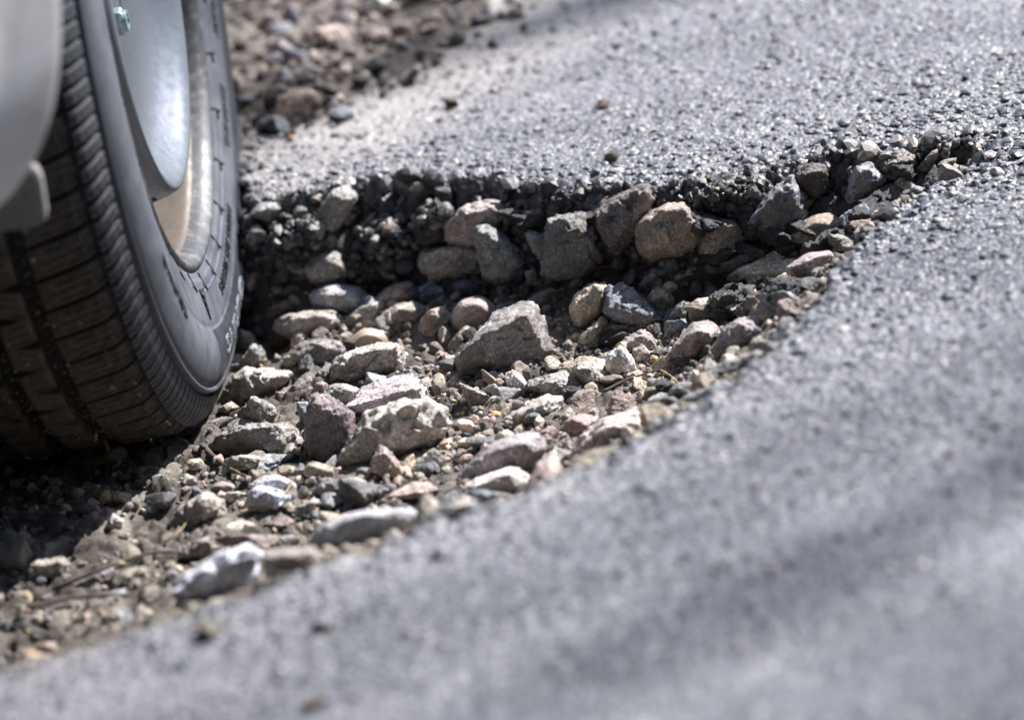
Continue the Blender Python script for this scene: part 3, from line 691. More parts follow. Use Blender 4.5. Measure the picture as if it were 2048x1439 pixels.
R_('stone', 'craggy blue white rock crossing the near road edge at lower left', 'rock', [(325,1205),(352,1170),(393,1132),(442,1102),(498,1089),(523,1099),(523,1125),(489,1172),(431,1197),(375,1210)], (0.38,0.40,0.46), 16, 0.7, [(360,1180),(400,1145),(450,1115),(510,1100),(470,1160),(410,1185)], rough=0.055)
R_('stone', 'brown crumbly clod left of the craggy blue white rock', 'stone', [(337,1117),(375,1080),(412,1070),(436,1099),(414,1114)], (0.20,0.16,0.13), 14, 0.85, rough=0.08)
R_('stone', 'flat tan stone right of the craggy blue white rock', 'stone', [(524,1114),(543,1099),(629,1093),(639,1113),(616,1138),(554,1132)], (0.29,0.245,0.20), 13, 0.85, rough=0.05)
R_('stone', 'wide sandy plate of dirt crusted stone left of the blue marbled one', 'stone', [(322,1060),(360,1012),(412,982),(451,1003),(446,1033),(375,1062)], (0.24,0.205,0.165), 15, 0.8, rough=0.05)
R_('stone', 'small glinting white stone at the edge of the tyre shadow', 'stone', [(210,1050),(225,1025),(249,1039),(242,1058)], (0.36,0.33,0.31), 18, 0.8)
R_('stone', 'tiny bluish pebble between the white stone and the sandy plate', 'pebble', [(285,1018),(300,1003),(320,1012),(309,1028)], (0.33,0.36,0.42), 12, 0.8)
R_('stone', 'dark angular stone below the cream and olive rock, left of its pair', 'stone', [(625,983),(644,956),(669,955),(680,981),(664,998)], (0.17,0.16,0.15), 18, 0.8)
R_('stone', 'knobbly cream topped stone, right of the dark angular one below the cream and olive rock', 'stone', [(678,985),(683,958),(711,952),(741,969),(746,983),(706,993)], (0.26,0.235,0.195), 14, 0.8, rough=0.06)
R_('stone', 'little dark cube of stone on the sand above the flat bluish cobble', 'pebble', [(750,994),(758,978),(775,972),(785,983),(766,998)], (0.15,0.145,0.14), 20, 0.85)
R_('stone', 'long thin wedge of grey stone casting a shadow on the sand', 'stone', [(578,1033),(594,1014),(628,994),(663,1008),(638,1021),(600,1037)], (0.23,0.205,0.175), 24, 0.75)
R_('stone', 'beige block of dried mud at the far left foreground', 'mud clod', [(56,1130),(75,1118),(131,1113),(144,1140),(126,1160),(60,1166)], (0.26,0.215,0.165), 12, 0.8, rough=0.07)
R_('stone', 'slim grey sliver just above the thin twig', 'stone', [(202,1187),(262,1173),(307,1185),(262,1194)], (0.22,0.21,0.205), 16, 0.85)
R_('stone', 'lone cream stone near the lower left road edge', 'stone', [(213,1235),(228,1216),(249,1230),(242,1250),(221,1252)], (0.36,0.32,0.26), 16, 0.85)
# far left corner of the pothole wall
R_('stone', 'tall grey stone standing in the far wall right behind the tyre', 'rock', [(625,455),(645,405),(662,380),(695,370),(714,387),(704,410),(680,440),(662,460)], (0.20,0.195,0.18), 12, 0.7, dy=0.0)
R_('stone', 'rounded grey boulder half under the crumbling asphalt behind the tyre', 'rock', [(598,544),(610,520),(650,500),(675,500),(692,520),(696,551),(650,563),(612,559)], (0.19,0.175,0.16), 9, 0.75)
R_('stone', 'flat dark stone below the crumbling asphalt mass', 'stone', [(772,532),(800,517),(830,515),(838,532),(820,541),(780,544)], (0.11,0.105,0.105), 11, 0.85)
R_('stone', 'little round grey pebble under the flat dark stone', 'pebble', [(763,555),(777,544),(792,548),(796,559)], (0.18,0.17,0.165), 8, 0.85)
R_('stone', 'grey lump in the far wall just left of the tall standing stone', 'stone', [(585,430),(595,412),(612,413),(627,434),(600,447)], (0.18,0.17,0.155), 11, 0.8)
R_('stone', 'pale grey lump in the far wall closest to the tyre', 'stone', [(500,430),(518,407),(550,405),(563,419),(540,440)], (0.20,0.195,0.19), 12, 0.8)
R_('stone', 'small dusty stone below the pale lump closest to the tyre', 'stone', [(497,464),(515,450),(532,465),(507,476)], (0.19,0.18,0.17), 11, 0.8)

def crumb_mass(name, label, outline, n, seed):
    """lump of broken asphalt: a dark core carrying hundreds of bitumen coated grains"""
    core = place_rock(name, label, 'asphalt chunk', outline, BLK, 8, 0.8, mat=BITUMEN, rough=0.13, sub=5)
    me = core.data
    co = np.empty(len(me.vertices) * 3); me.vertices.foreach_get('co', co); co = co.reshape(-1, 3)
    rs = np.random.default_rng(seed)
    front = co[(co[:, 1] < np.percentile(co[:, 1], 72))]
    c = front[rs.integers(0, len(front), n)]
    V, F, T = scatter_mesh(c + rs.normal(size=c.shape) * 0.0012, rs.lognormal(math.log(0.0031), 0.4, n).clip(0.0014, 0.008), rs, rs.random(n) ** 0.7)
    g = link('grain', mesh_np('grain', V, F, BITGRAIN, False, T), core); tag(g, kind='stuff')
    return core

def small_rock_templates(k, sub, seed):
    rs = np.random.default_rng(seed)
    out = []
    U, F = ICO[sub]
    for i in range(k):
        N = rs.normal(size=(rs.integers(9, 14), 3)); N /= np.linalg.norm(N, axis=1)[:, None]
        D = rs.uniform(0.62, 1.0, len(N))
        q = np.clip(U @ N.T, 1e-6, None) / D
        p = 26
        r = 1 / (np.sum(q ** p, axis=1) ** (1 / p))
        r = np.clip(r, 0, 1.35)
        P = U * r[:, None] * rs.uniform(0.65, 1.1, 3)
        if sub > 2: P = P * (1 + 0.05 * fbm(P * 2.2 + i, 4, i, 0.6) + 0.06 * facets(P * 2.2 + i, i))[:, None]
        out.append(P)
    return out, F
T1, F1 = small_rock_templates(24, 2, 5)
T3, F3 = small_rock_templates(30, 4, 6)

def rand_rot(rs, n):
    q = rs.normal(size=(n, 4)); q /= np.linalg.norm(q, axis=1)[:, None]
    w, x, y, z = q.T
    return np.stack([np.stack([1 - 2 * (y * y + z * z), 2 * (x * y - z * w), 2 * (x * z + y * w)], -1),
                     np.stack([2 * (x * y + z * w), 1 - 2 * (x * x + z * z), 2 * (y * z - x * w)], -1),
                     np.stack([2 * (x * z - y * w), 2 * (y * z + x * w), 1 - 2 * (x * x + y * y)], -1)], 1)

def scatter_mesh(C, S, rs, tint, flat=None):
    n = len(C)
    R = rand_rot(rs, n)
    TV = np.array(T1)[rs.integers(0, len(T1), n)]                     # n, 42, 3
    P = np.einsum('nij,nkj->nki', R, TV) * S[:, None, None]
    if flat is not None: P[:, :, 2] *= flat
    P = P + C[:, None, :]
    k = TV.shape[1]
    F = (F1[None] + (np.arange(n) * k)[:, None, None]).reshape(-1, 3)
    return P.reshape(-1, 3), F, np.repeat(tint, k)

crumb_mass('asphalt_clump', 'big crumbling mass of black asphalt gravel left of the long pale boulder', [(690,530),(695,485),(725,445),(775,420),(840,422),(878,447),(850,480),(834,512),(790,527),(770,549),(714,549)], 1500, 31)
crumb_mass('asphalt_clump', 'smaller crumbling asphalt mass between the tyre and the big one', [(525,530),(540,485),(575,452),(620,440),(655,452),(665,490),(640,505),(590,535)], 800, 32)
crumb_mass('asphalt_clump', 'crumbling asphalt knob above the pale flat stone', [(838,445),(855,415),(880,410),(900,430),(897,455),(870,475)], 350, 33)
crumb_mass('asphalt_clump', 'row of tarry grains under the ledge behind the big blue grey slab', [(1380,400),(1430,372),(1500,362),(1540,375),(1500,405),(1440,412)], 500, 34)

# ------------------------------------------------------------------ scattered grains, pebbles
def w2p(P):
    d = P - cC; z = d @ cam_v
    return np.c_[1024 + FPX * (d @ cR) / z, 719.5 - FPX * (d @ cU) / z]
def fieldsP(P):
    sd, dn, dr, ins = pit_fields(P)
    vd = np.where(inside(P, vpoly), 1, -1) * seg_dist(P, wv_)
    return sd, dn, dr, ins, vd
rs = np.random.default_rng(101)
def seen(P, m=60):
    q = w2p(np.c_[P, height(P)]); return (q[:, 0] > -m) & (q[:, 0] < 2048 + m) & (q[:, 1] > -m) & (q[:, 1] < 1439 + m)
def stuff(name, C, S, tint, mat, flat=None, kind='stuff', parent=None):
    V, F, T = scatter_mesh(C, S, rs, tint, flat)
    o = link(name, mesh_np(name, V, F, mat, False, T), parent)
    return tag(o, kind=kind)

# grit all over the pothole floor
P = np.c_[rs.uniform(-0.42, 0.5, 60000), rs.uniform(-0.25, 0.6, 60000)]
sd, dn, dr, ins, vd = fieldsP(P)
cl = fbm(P / 0.05, 3, 61)
lf = sstep(-0.02, -0.22, P[:, 0])
k = ins & (sd < -0.004) & (rs.random(len(P)) < np.clip(0.45 + cl * 1.4, 0.08, 1) * (1 - 0.62 * lf)) & seen(P)
P = P[k]
S = rs.lognormal(math.log(0.0017), 0.55, len(P)).clip(0.0008, 0.0068)
Z = height(P) + S * 0.3
stuff('grit', np.c_[P, Z], S, rs.random(len(P)), GRAVEL)

# bitumen coated crumbs along the far wall and the broken edges
P = np.c_[rs.uniform(-0.35, 0.5, 60000), rs.uniform(-0.25, 0.6, 60000)]
sd, dn, dr, ins, vd = fieldsP(P)
pr = np.exp(-((dr - 0.008) / 0.014) ** 2) + 0.7 * np.exp(-(dn / 0.006) ** 2) * (P[:, 0] > 0.05)
k = (sd < 0.006) & (rs.random(len(P)) < pr) & seen(P)
P = P[k]; 
S = rs.lognormal(math.log(0.0034), 0.45, len(P)).clip(0.0015, 0.010)
Z = height(P) + S * rs.uniform(-0.2, 0.5, len(P))
stuff('asphalt_crumbs', np.c_[P, Z], S, rs.random(len(P)), BITGRAIN)

# stones of the road surface, sharp where they can be seen one by one
P = np.c_[rs.uniform(-0.5, 0.75, 90000), rs.uniform(-0.5, 1.35, 90000)]
sd, dn, dr, ins, vd = fieldsP(P)
rav = np.exp(-np.clip(sd, 0, 1) / 0.03) + np.exp(-((P[:, 0] - 0.36) ** 2 / 0.03 + (P[:, 1] - 0.24) ** 2 / 0.015))
foc = np.exp(-((P[:, 1] - 0.25) / 0.45) ** 2)
cl = fbm(P / 0.04, 3, 71)
k = (sd > 0.003) & (vd < 0.03) & (rs.random(len(P)) < np.clip(0.34 * foc + 0.2 + 0.35 * rav + cl * 0.35, 0, 1)) & seen(P)
P = P[k]; rav = rav[k]
S = rs.lognormal(math.log(0.0018), 0.42, len(P)).clip(0.0008, 0.0048) * (1 + 0.42 * np.clip(rav, 0, 1))
Z = height(P) + S * (0.02 + 0.20 * np.clip(rav, 0, 1)) * rs.uniform(0, 1, len(P))
stuff('road_aggregate', np.c_[P, Z], S, rs.random(len(P)) ** 1.15, AGG, 0.62)

# verge rubble
P = np.c_[rs.uniform(-1.2, 0.6, 26000), rs.uniform(0.3, 2.6, 26000)]
vd = np.where(inside(P, vpoly), 1, -1) * seg_dist(P, wv_)
k = (rs.random(len(P)) < sstep(-0.05, 0.10, vd)) & seen(P, 100)
P = P[k]
S = rs.lognormal(math.log(0.0042), 0.5, len(P)).clip(0.0018, 0.010)
stuff('verge_rubble', np.c_[P, height(P) + S * 0.35], S, rs.random(len(P)), VERGE)

# pebbles, each its own object
TM = [mesh_np('pebble', p * 0.007, F3, ROCK, True) for p in T3]
PNAME = ['sandy beige', 'plain grey', 'pinkish brown', 'dark grey', 'bluish grey', 'cream', 'brown']
PCOL = [(0.25,0.215,0.17), (0.17,0.17,0.18), (0.30,0.235,0.20), (0.11,0.11,0.12), (0.20,0.215,0.25), (0.36,0.33,0.28), (0.19,0.15,0.12)]
def pebble(p, s, name, label, group, cat='pebble', flat=1.0, colr=None, up=0.35):
    o = link(name, TM[rs.integers(0, len(TM))])
    o.rotation_euler = (rs.uniform(-0.5, 0.5), rs.uniform(-0.5, 0.5), rs.uniform(0, 6.28))
    u_ = s / 0.007
    o.scale = (u_ * rs.uniform(0.8, 1.2), u_ * rs.uniform(0.8, 1.15), u_ * rs.uniform(0.6, 0.9) * flat)
    o.location = (p[0], p[1], float(height(np.array(p))[0]) + s * up)
    if colr is None:
        ci = rs.choice(7, p=[.34, .12, .13, .08, .07, .14, .12]); colr = PCOL[ci]
        label = label.replace('COL', PNAME[ci]).replace('SIZ', 'tiny' if s < 0.0062 else 'small')
    c = np.array(colr) * rs.uniform(0.65, 1.0)
    o.color = (*c, 1)
    return tag(o, label, cat, group)
big = np.array([o.location[:2] for o in COL.objects if o.get('category')])
cand = np.c_[rs.uniform(-0.42, 0.42, 9000), rs.uniform(-0.22, 0.5, 9000)]
sd, dn, dr, ins, vd = fieldsP(cand)
ok = ins & (dn > 0.008) & (dr > 0.035) & seen(cand, 5)
cand = cand[ok]; dn = dn[ok]
qq = w2p(np.c_[cand, height(cand)])
taken = []
ZN = [('floor', 'SIZ COL pebble loose among the stones in the middle of the pothole', 'loose pebbles in the middle of the pothole'),
      ('left', 'SIZ COL pebble pressed in the sandy dirt below the tyre', 'pebbles in the sandy dirt at the lower left'),
      ('wall', 'SIZ COL pebble on the shaded strip below the far wall', 'pebbles at the foot of the far wall'),
      ('right', 'SIZ COL pebble in the scree along the near road edge', 'pebbles in the scree along the near road edge')]
cnt = 0
for c, q, d in zip(cand, qq, dn):
    if cnt >= 215: break
    if q[0] < 420 and q[1] < 900: continue
    if any((c[0] - t[0]) ** 2 + (c[1] - t[1]) ** 2 < 0.014 ** 2 for t in taken): continue
    if q[1] > 900 and q[0] < 620 and rs.random() < 0.6: continue
    taken.append(c)
    s = float(np.clip(rs.lognormal(math.log(0.0062), 0.32), 0.0042, 0.0115))
    z = 3 if (q[0] > 1080 and q[1] > 690) else 1 if (q[1] > 850 or q[0] < 460) else 2 if q[1] < 590 else 0
    pebble(c, s, 'pebble', ZN[z][1], ZN[z][2], up=0.25)
    cnt += 1
# rubble stones of the verge
cand = np.c_[rs.uniform(-0.45, 0.35, 4000), rs.uniform(0.55, 2.1, 4000)]
vd = np.where(inside(cand, vpoly), 1, -1) * seg_dist(cand, wv_)
cand = cand[(vd > 0.0) & seen(cand, 20)]
qv = w2p(np.c_[cand, height(cand)])
VN = ['dark brown', 'mid brown', 'pinkish', 'blackish', 'pale tan', 'bluish grey']
VC = [(0.07,0.058,0.058), (0.13,0.105,0.10), (0.20,0.16,0.155), (0.035,0.035,0.042), (0.29,0.245,0.22), (0.11,0.12,0.15)]
cnt = 0; tk = []
for c, q in zip(cand, qv):
    if cnt >= 150: break
    if q[0] < 470: continue
    if any((c[0] - t[0]) ** 2 + (c[1] - t[1]) ** 2 < 0.017 ** 2 for t in tk): continue
    tk.append(c)
    vi = rs.integers(0, len(VC))
    pebble(c, float(np.clip(rs.lognormal(math.log(0.0056), 0.40), 0.003, 0.0095)), 'rubble_stone', VN[vi] + ' rubble stone lying on the brown verge behind the road',
           'rubble stones on the verge behind the road', 'stone', 0.85, VC[vi], 0.3)
    cnt += 1
def at_px(px, py):
    return hit(px, py)[:2]
V_ = [((552, 262), 0.014, 'dark round stone on the verge where it meets the road behind the tyre', (0.07,0.085,0.10)),
      ((595, 232), 0.021, 'long brown stone on the verge above the dark round one', (0.16,0.12,0.10)),
      ((660, 88), 0.014, 'pale pink stone lit by the sun on the verge behind the tyre', (0.62,0.48,0.42)),
      ((768, 10), 0.013, 'white stone gleaming at the top edge of the picture on the verge', (0.85,0.83,0.80)),
      ((905, 212), 0.0060, 'lone dark brown pebble left on the far asphalt', (0.07,0.05,0.04)),
      ((1204, 216), 0.0055, 'tiny reddish pebble sitting on the asphalt above the stone wall', (0.16,0.09,0.07)),
      ((1220, 322), 0.006, 'small black crumb on the asphalt rim just above the large purplish block', (0.03,0.03,0.035)),
      ((523, 337), 0.005, 'small dark pebble on the asphalt beside the tyre', (0.05,0.05,0.055)),
      ((580, 280), 0.004, 'tiny orange pebble on the dusty asphalt behind the tyre', (0.35,0.16,0.08))]
for p, s, lb, cc in V_:
    pebble(at_px(*p), s, 'pebble', lb, None, 'pebble', 1.0, cc, 0.35)

# further stones filling the gaps of the rubble
SN = [('sandy beige', (0.27, 0.225, 0.18)), ('plain grey', (0.19, 0.185, 0.18)), ('pinkish', (0.26, 0.20, 0.185)), ('dark grey', (0.10, 0.10, 0.105)), ('bluish grey', (0.19, 0.205, 0.235)), ('cream', (0.36, 0.33, 0.28))]
named = np.array([[o.location[0], o.location[1], max(o.dimensions[0], 0.01) * 0.5] for o in COL.objects if o.get('category') in ('stone', 'rock', 'cobble') and 'rubble' not in o.name])
cand = np.c_[rs.uniform(-0.30, 0.42, 12000), rs.uniform(-0.15, 0.48, 12000)]
sd, dn, dr, ins, vd = fieldsP(cand)
cand = cand[ins & (dn > 0.02) & (dr > 0.012)]; 
qq = w2p(np.c_[cand, height(cand)])
got = []; k = 0
for c, q in zip(cand, qq):
    if k >= 115: break
    if q[0] < 455 or q[0] > 1900: continue
    if q[1] > 930 and rs.random() < 0.7: continue
    s = float(rs.uniform(0.007, 0.0155) if k < 60 else rs.uniform(0.006, 0.010))
    if np.any(np.hypot(named[:, 0] - c[0], named[:, 1] - c[1]) < named[:, 2] * 0.75 + s * 0.6): continue
    if any(math.hypot(c[0] - g[0], c[1] - g[1]) < g[2] + s for g in got): continue
    got.append((c[0], c[1], s))
    nm, cc = SN[int(rs.integers(0, len(SN)))]
    me, o = rock_mesh('stone', RNG.normal(size=(12, 3)) * np.array([1.15, 0.9, 0.7]) / 1.55 * s, 18, 1300 + k, 5, 5, 0.045, np.zeros(3))
    ob = link('stone', me, None, (c[0], c[1], float(height(c)[0]) + s * 0.25)); ob.rotation_euler = (0, 0, 0)
    ob.color = (*(np.array(cc) * rs.uniform(0.8, 1.3)), 1)
    zone = 'wedged in the lower part of the far wall' if q[1] < 560 else 'in the rubble between the tyre and the large dark rock' if q[0] < 910 else 'in the rubble right of the large dark rock' if q[1] < 760 else 'in the low scree near the road edge'
    tag(ob, ('chunky ' if s > 0.0105 else 'modest ') + nm + ' angular stone ' + zone, 'stone', 'smaller angular stones filling the rubble')
    k += 1

# broken pieces of the asphalt layer hanging along the rim of the hole
def rim_chunk(p, s, label, group, lift, k):
    me, o = rock_mesh('asphalt_chunk', (RNG.normal(size=(14, 3)) * np.array([1.25, 0.9, 0.62])) / 1.6 * s, 12, 900 + k, 5, 4, 0.10, np.zeros(3), BITUMEN)
    ob = link('asphalt_chunk', me, None, (p[0], p[1], float(height(p[:2])[0]) + lift)); ob.rotation_euler = (rs.uniform(-0.3, 0.3), rs.uniform(-0.3, 0.3), rs.uniform(0, 6.28))
    ob.color = (0.03, 0.03, 0.035, 1)
    tag(ob, label, 'asphalt chunk', group)
k = 0
for (x0, y0), (x1, y1), n, lab in [((500, 402), (940, 358), 7, 'black broken lump of the asphalt layer, above the left end of the far wall'),
                                   ((960, 366), (1340, 372), 9, 'black broken lump of the asphalt layer, above the middle of the far wall'),
                                   ((1360, 368), (1900, 292), 15, 'black broken lump of the asphalt layer, above the right end of the far wall')]:
    for i in range(n):
        t = (i + rs.uniform(0.1, 0.9)) / n
        w_ = on_plane(x0 + (x1 - x0) * t, y0 + (y1 - y0) * t + rs.uniform(-4, 9))
        rim_chunk(w_, rs.uniform(0.008, 0.018), lab, 'asphalt lumps along the far rim', rs.uniform(-0.002, 0.006), k); k += 1
for i in range(8):
    t = (i + rs.uniform(0.1, 0.9)) / 8
    q_ = hit(1560 + 330 * t, 455 - 130 * t + rs.uniform(-14, 14))
    rim_chunk(q_, rs.uniform(0.006, 0.013), 'black tarry asphalt crumb fallen in the narrow right tip of the pothole', 'asphalt crumbs in the right tip', 0.003, k); k += 1
for i in range(9):
    t = (i + rs.uniform(0.2, 0.8)) / 9
    q_ = hit(1330 + 330 * t + rs.uniform(-15, 10), 815 - 270 * t - rs.uniform(25, 50))
    rim_chunk(q_, rs.uniform(0.005, 0.011), 'small black asphalt crumb lying just inside the near rim on the right', 'asphalt crumbs inside the near rim', 0.002, k); k += 1

# things lying on the near road
for p, s, lb, cc in [((420, 1268), 0.010, 'flat brown crumb of earth on the blurred near asphalt', (0.13,0.10,0.07)),
                     ((650, 1258), 0.008, 'dark brown crumb on the blurred near asphalt, right of the flat one', (0.09,0.07,0.05)),
                     ((628, 1412), 0.007, 'reddish crumb on the near asphalt at the bottom edge of the picture', (0.20,0.13,0.09))]:
    pebble(at_px(*p), s, 'earth_crumb', lb, None, 'crumb', 0.6, cc, 0.2)

# twigs, straw, bark
def tube(name, pts, r, label, cat, mat, rad=None, seed=1, sides=7, group=None):
    rr = np.random.default_rng(seed)
    pts = np.array(pts, float)
    n = len(pts) * 6
    t = np.linspace(0, len(pts) - 1, n); i = np.clip(t.astype(int), 0, len(pts) - 2); f = (t - i)[:, None]
    p0 = pts[np.clip(i - 1, 0, None)]; p1 = pts[i]; p2 = pts[i + 1]; p3 = pts[np.clip(i + 2, None, len(pts) - 1)]
    C = 0.5 * ((2 * p1) + (-p0 + p2) * f + (2 * p0 - 5 * p1 + 4 * p2 - p3) * f ** 2 + (-p0 + 3 * p1 - 3 * p2 + p3) * f ** 3)
    C = C + rr.normal(size=C.shape) * r * 0.12
    D = np.gradient(C, axis=0); D /= np.linalg.norm(D, axis=1)[:, None]
    A = np.cross(D, [0, 0, 1.0]); A /= np.linalg.norm(A, axis=1)[:, None]; B = np.cross(A, D)
    u = np.linspace(0, 1, n)
    R = r * (1 - 0.55 * u) * (1 + 0.15 * rr.normal(size=n)) * (np.minimum(1, np.minimum(u, 1 - u) * 30 + 0.25))
    a = np.arange(sides) / sides * 2 * np.pi
    V = (C[:, None] + R[:, None, None] * (np.cos(a)[None, :, None] * A[:, None] + np.sin(a)[None, :, None] * B[:, None])).reshape(-1, 3)
    F = [[k * sides + j, k * sides + (j + 1) % sides, (k + 1) * sides + (j + 1) % sides, (k + 1) * sides + j] for k in range(n - 1) for j in range(sides)]
    o = V.mean(0)
    ob = link(name, mesh_np(name, V - o, np.array(F), mat, True), None, tuple(o))
    return tag(ob, label, cat, group) if label else ob
def ground_pts(pl, lift):
    return [hit(x, y) + np.array([0, 0, l]) for (x, y), l in zip(pl, lift)]
tube('twig', ground_pts([(105,1190),(200,1160),(300,1128),(405,1116)], [0.004,0.007,0.008,0.004]), 0.0017, 'long bent grey twig lying on the dirt at lower left', 'twig', TWIG)
tube('twig', ground_pts([(55,1222),(150,1208),(262,1202)], [0.003,0.005,0.004]), 0.0016, 'shorter grey twig below the long bent one', 'twig', TWIG, seed=2)
tube('twig', ground_pts([(405,900),(440,932),(502,966)], [0.005,0.004,0.003]), 0.0024, 'thick stubby twig leaning from the tyre towards the quartz hump', 'twig', TWIG, seed=3)
tube('straw', ground_pts([(480,1032),(530,1024),(572,1005),(588,985)], [0.003,0.005,0.007,0.008]), 0.0012, 'curved dry straw looping over the blue marbled stone', 'straw', STRAW, seed=4)
tube('straw', ground_pts([(330,1092),(360,1078),(385,1055)], [0.003,0.005,0.008]), 0.0008, 'short thin straw standing in the sandy dirt at lower left', 'straw', STRAW, seed=5)
tube('twig', ground_pts([(1205,792),(1265,772),(1340,745)], [0.003,0.006,0.004]), 0.0012, 'thin dark stalk lying across the scree at the near road edge', 'twig', TWIG, seed=6)
tube('straw', ground_pts([(1322,752),(1345,768),(1368,784)], [0.005,0.006,0.003]), 0.0008, 'pale straw crossing the scree right of the dark stalk', 'straw', STRAW, seed=7)
tube('straw', ground_pts([(612,598),(628,608),(642,616)], [0.006,0.006,0.003]), 0.0007, 'fine straw leaning on the pale blue white cobble', 'straw', STRAW, seed=8)
bk = bpy.data.objects.new('bark_strips', None); COL.objects.link(bk)
b0 = hit(1260, 545); bk.location = b0
tag(bk, 'bundle of brown bark strips lying under the large brown boulder', 'bark')
for j, (pl, lf, r) in enumerate([([(1158,535),(1220,528),(1300,524),(1380,520)], [0.004,0.007,0.007,0.004], 0.0017),
                                 ([(1160,545),(1230,546),(1310,534),(1350,530)], [0.003,0.005,0.006,0.004], 0.0016),
                                 ([(1165,538),(1215,520),(1260,526),(1335,527)], [0.004,0.009,0.009,0.004], 0.0014),
                                 ([(1180,552),(1240,552),(1300,545)], [0.003,0.004,0.004], 0.0010)]):
    s_ = tube('strip', [p - b0 for p in ground_pts(pl, lf)], r, None, None, BARK, seed=20 + j)
    s_.parent = bk

# ------------------------------------------------------------------ the car and its wheel
PSI = math.radians(6.13)
WC = np.array([-0.2013, 0.3091, 0.2043])
car = bpy.data.objects.new('car', None); COL.objects.link(car)
car.location = (WC[0], WC[1], -0.11); car.rotation_euler = (0, 0, -PSI)
tag(car, 'silver grey car whose front wheel stands in the pothole beside the tyre-high bumper corner', 'car')
car['label'] = 'silver grey car with its dusty wheel standing in the pothole'
HZ = WC[2] + 0.11     # hub height above the car's origin

def rubber(name, a, b, rough, dusty=None):
    m = Mat(name, rough, 0.35)
    c = m.ramp(m.noise(28, 5, 0.65, None, 0.5), [(0.32, a), (0.68, b)])
    c = m.mix(m.ramp(m.noise(320, 5, 0.75), [(0.5, 0.0), (0.72, 0.55)]), c, dusty or b)
    return m.done(c, m.ramp(m.noise(120, 3, 0.6), [(0.3, rough - 0.15), (0.7, rough + 0.15)]), m.bump(m.noise(520, 5, 0.7), 0.45, 0.0006))
TREAD = rubber('muddy_tread_rubber', (0.020, 0.018, 0.018), (0.075, 0.063, 0.053), 0.8, (0.20, 0.165, 0.13))
GROOVE = rubber('dark_groove_rubber', (0.004, 0.004, 0.004), (0.012, 0.011, 0.010), 0.9, (0.03, 0.026, 0.022))
LUG = rubber('shoulder_rubber', (0.018, 0.021, 0.028), (0.055, 0.060, 0.070), 0.5, (0.15, 0.15, 0.15))
BLACKR = rubber('shade_black_rubber', (0.006, 0.006, 0.007), (0.018, 0.018, 0.02), 0.6)  # black base colour stands in for grazing shade on the raised letters
PALER = rubber('pale_rubber_outline', (0.10, 0.115, 0.135), (0.17, 0.185, 0.205), 0.6)
# sidewall: dusty grey inside, darker wiped band outside
m = Mat('dusty_sidewall_rubber', 0.55, 0.4)
sx = m.n.new('ShaderNodeSeparateXYZ'); m.l.new(m.co, sx.inputs[0])
rad = m.math('POWER', m.math('ADD', m.math('MULTIPLY', sx.outputs[1], sx.outputs[1]), m.math('MULTIPLY', sx.outputs[2], sx.outputs[2])), 0.5)
dusty = m.ramp(m.noise(35, 6, 0.65, None, 0.6), [(0.3, (0.045, 0.052, 0.068)), (0.7, (0.110, 0.118, 0.138))])
wiped = m.ramp(m.noise(50, 5, 0.65), [(0.3, (0.012, 0.015, 0.021)), (0.75, (0.030, 0.036, 0.046))])
band = m.ramp(m.math('MULTIPLY', m.math('SUBTRACT', rad, 0.2), 10.0), [(0.455, 0.0), (0.465, 1.0)])
sect = m.ramp(m.math('ADD', m.math('MULTIPLY', sx.outputs[1], 4.0), 0.5), [(0.145, 0.0), (0.16, 1.0)])
c = m.mix(m.math('MULTIPLY', band, sect), dusty, wiped)
near = m.ramp(m.math('MULTIPLY', m.math('SUBTRACT', rad, 0.2), 10.0), [(0.70, 0.0), (0.80, 0.55)])
c = m.mix(near, c, (0.022, 0.026, 0.034))
speck = m.ramp(m.noise(420, 4, 0.75), [(0.60, 0.0), (0.72, 0.5)])
c = m.mix(speck, c, (0.22, 0.21, 0.20))
SIDE = m.done(c, m.ramp(m.noise(70, 3, 0.6), [(0.3, 0.42), (0.7, 0.72)]), m.bump(m.noise(600, 4, 0.7), 0.3, 0.0004))

def lathe(profile, n=180, a0=0.0, a1=2 * math.pi):
    full = abs(a1 - a0 - 2 * math.pi) < 1e-6
    pr = np.array(profile); k = len(pr)
    a = np.linspace(a0, a1, n, endpoint=not full)
    V = np.stack([np.repeat(pr[None, :, 0], n, 0), pr[None, :, 1] * np.cos(a)[:, None], pr[None, :, 1] * np.sin(a)[:, None]], -1).reshape(-1, 3)
    F = []
    for i in range(n if full else n - 1):
        j = (i + 1) % n
        for q in range(k - 1):
            F.append([i * k + q, i * k + q + 1, j * k + q + 1, j * k + q])
    return V, np.array(F)
def smooth_profile(pts, per=5):
    pts = np.array(pts, float); out = []
    for i in range(len(pts) - 1):
        p0 = pts[max(i - 1, 0)]; p1 = pts[i]; p2 = pts[i + 1]; p3 = pts[min(i + 2, len(pts) - 1)]
        for f in np.linspace(0, 1, per, endpoint=False):
            out.append(0.5 * ((2 * p1) + (-p0 + p2) * f + (2 * p0 - 5 * p1 + 4 * p2 - p3) * f ** 2 + (-p0 + 3 * p1 - 3 * p2 + p3) * f ** 3))
    out.append(pts[-1]); return np.array(out)
def child(name, V, F, mat, parent, smooth=True, loc=(0, 0, 0)):
    return link(name, mesh_np(name, V, F, mat, smooth), parent, loc)

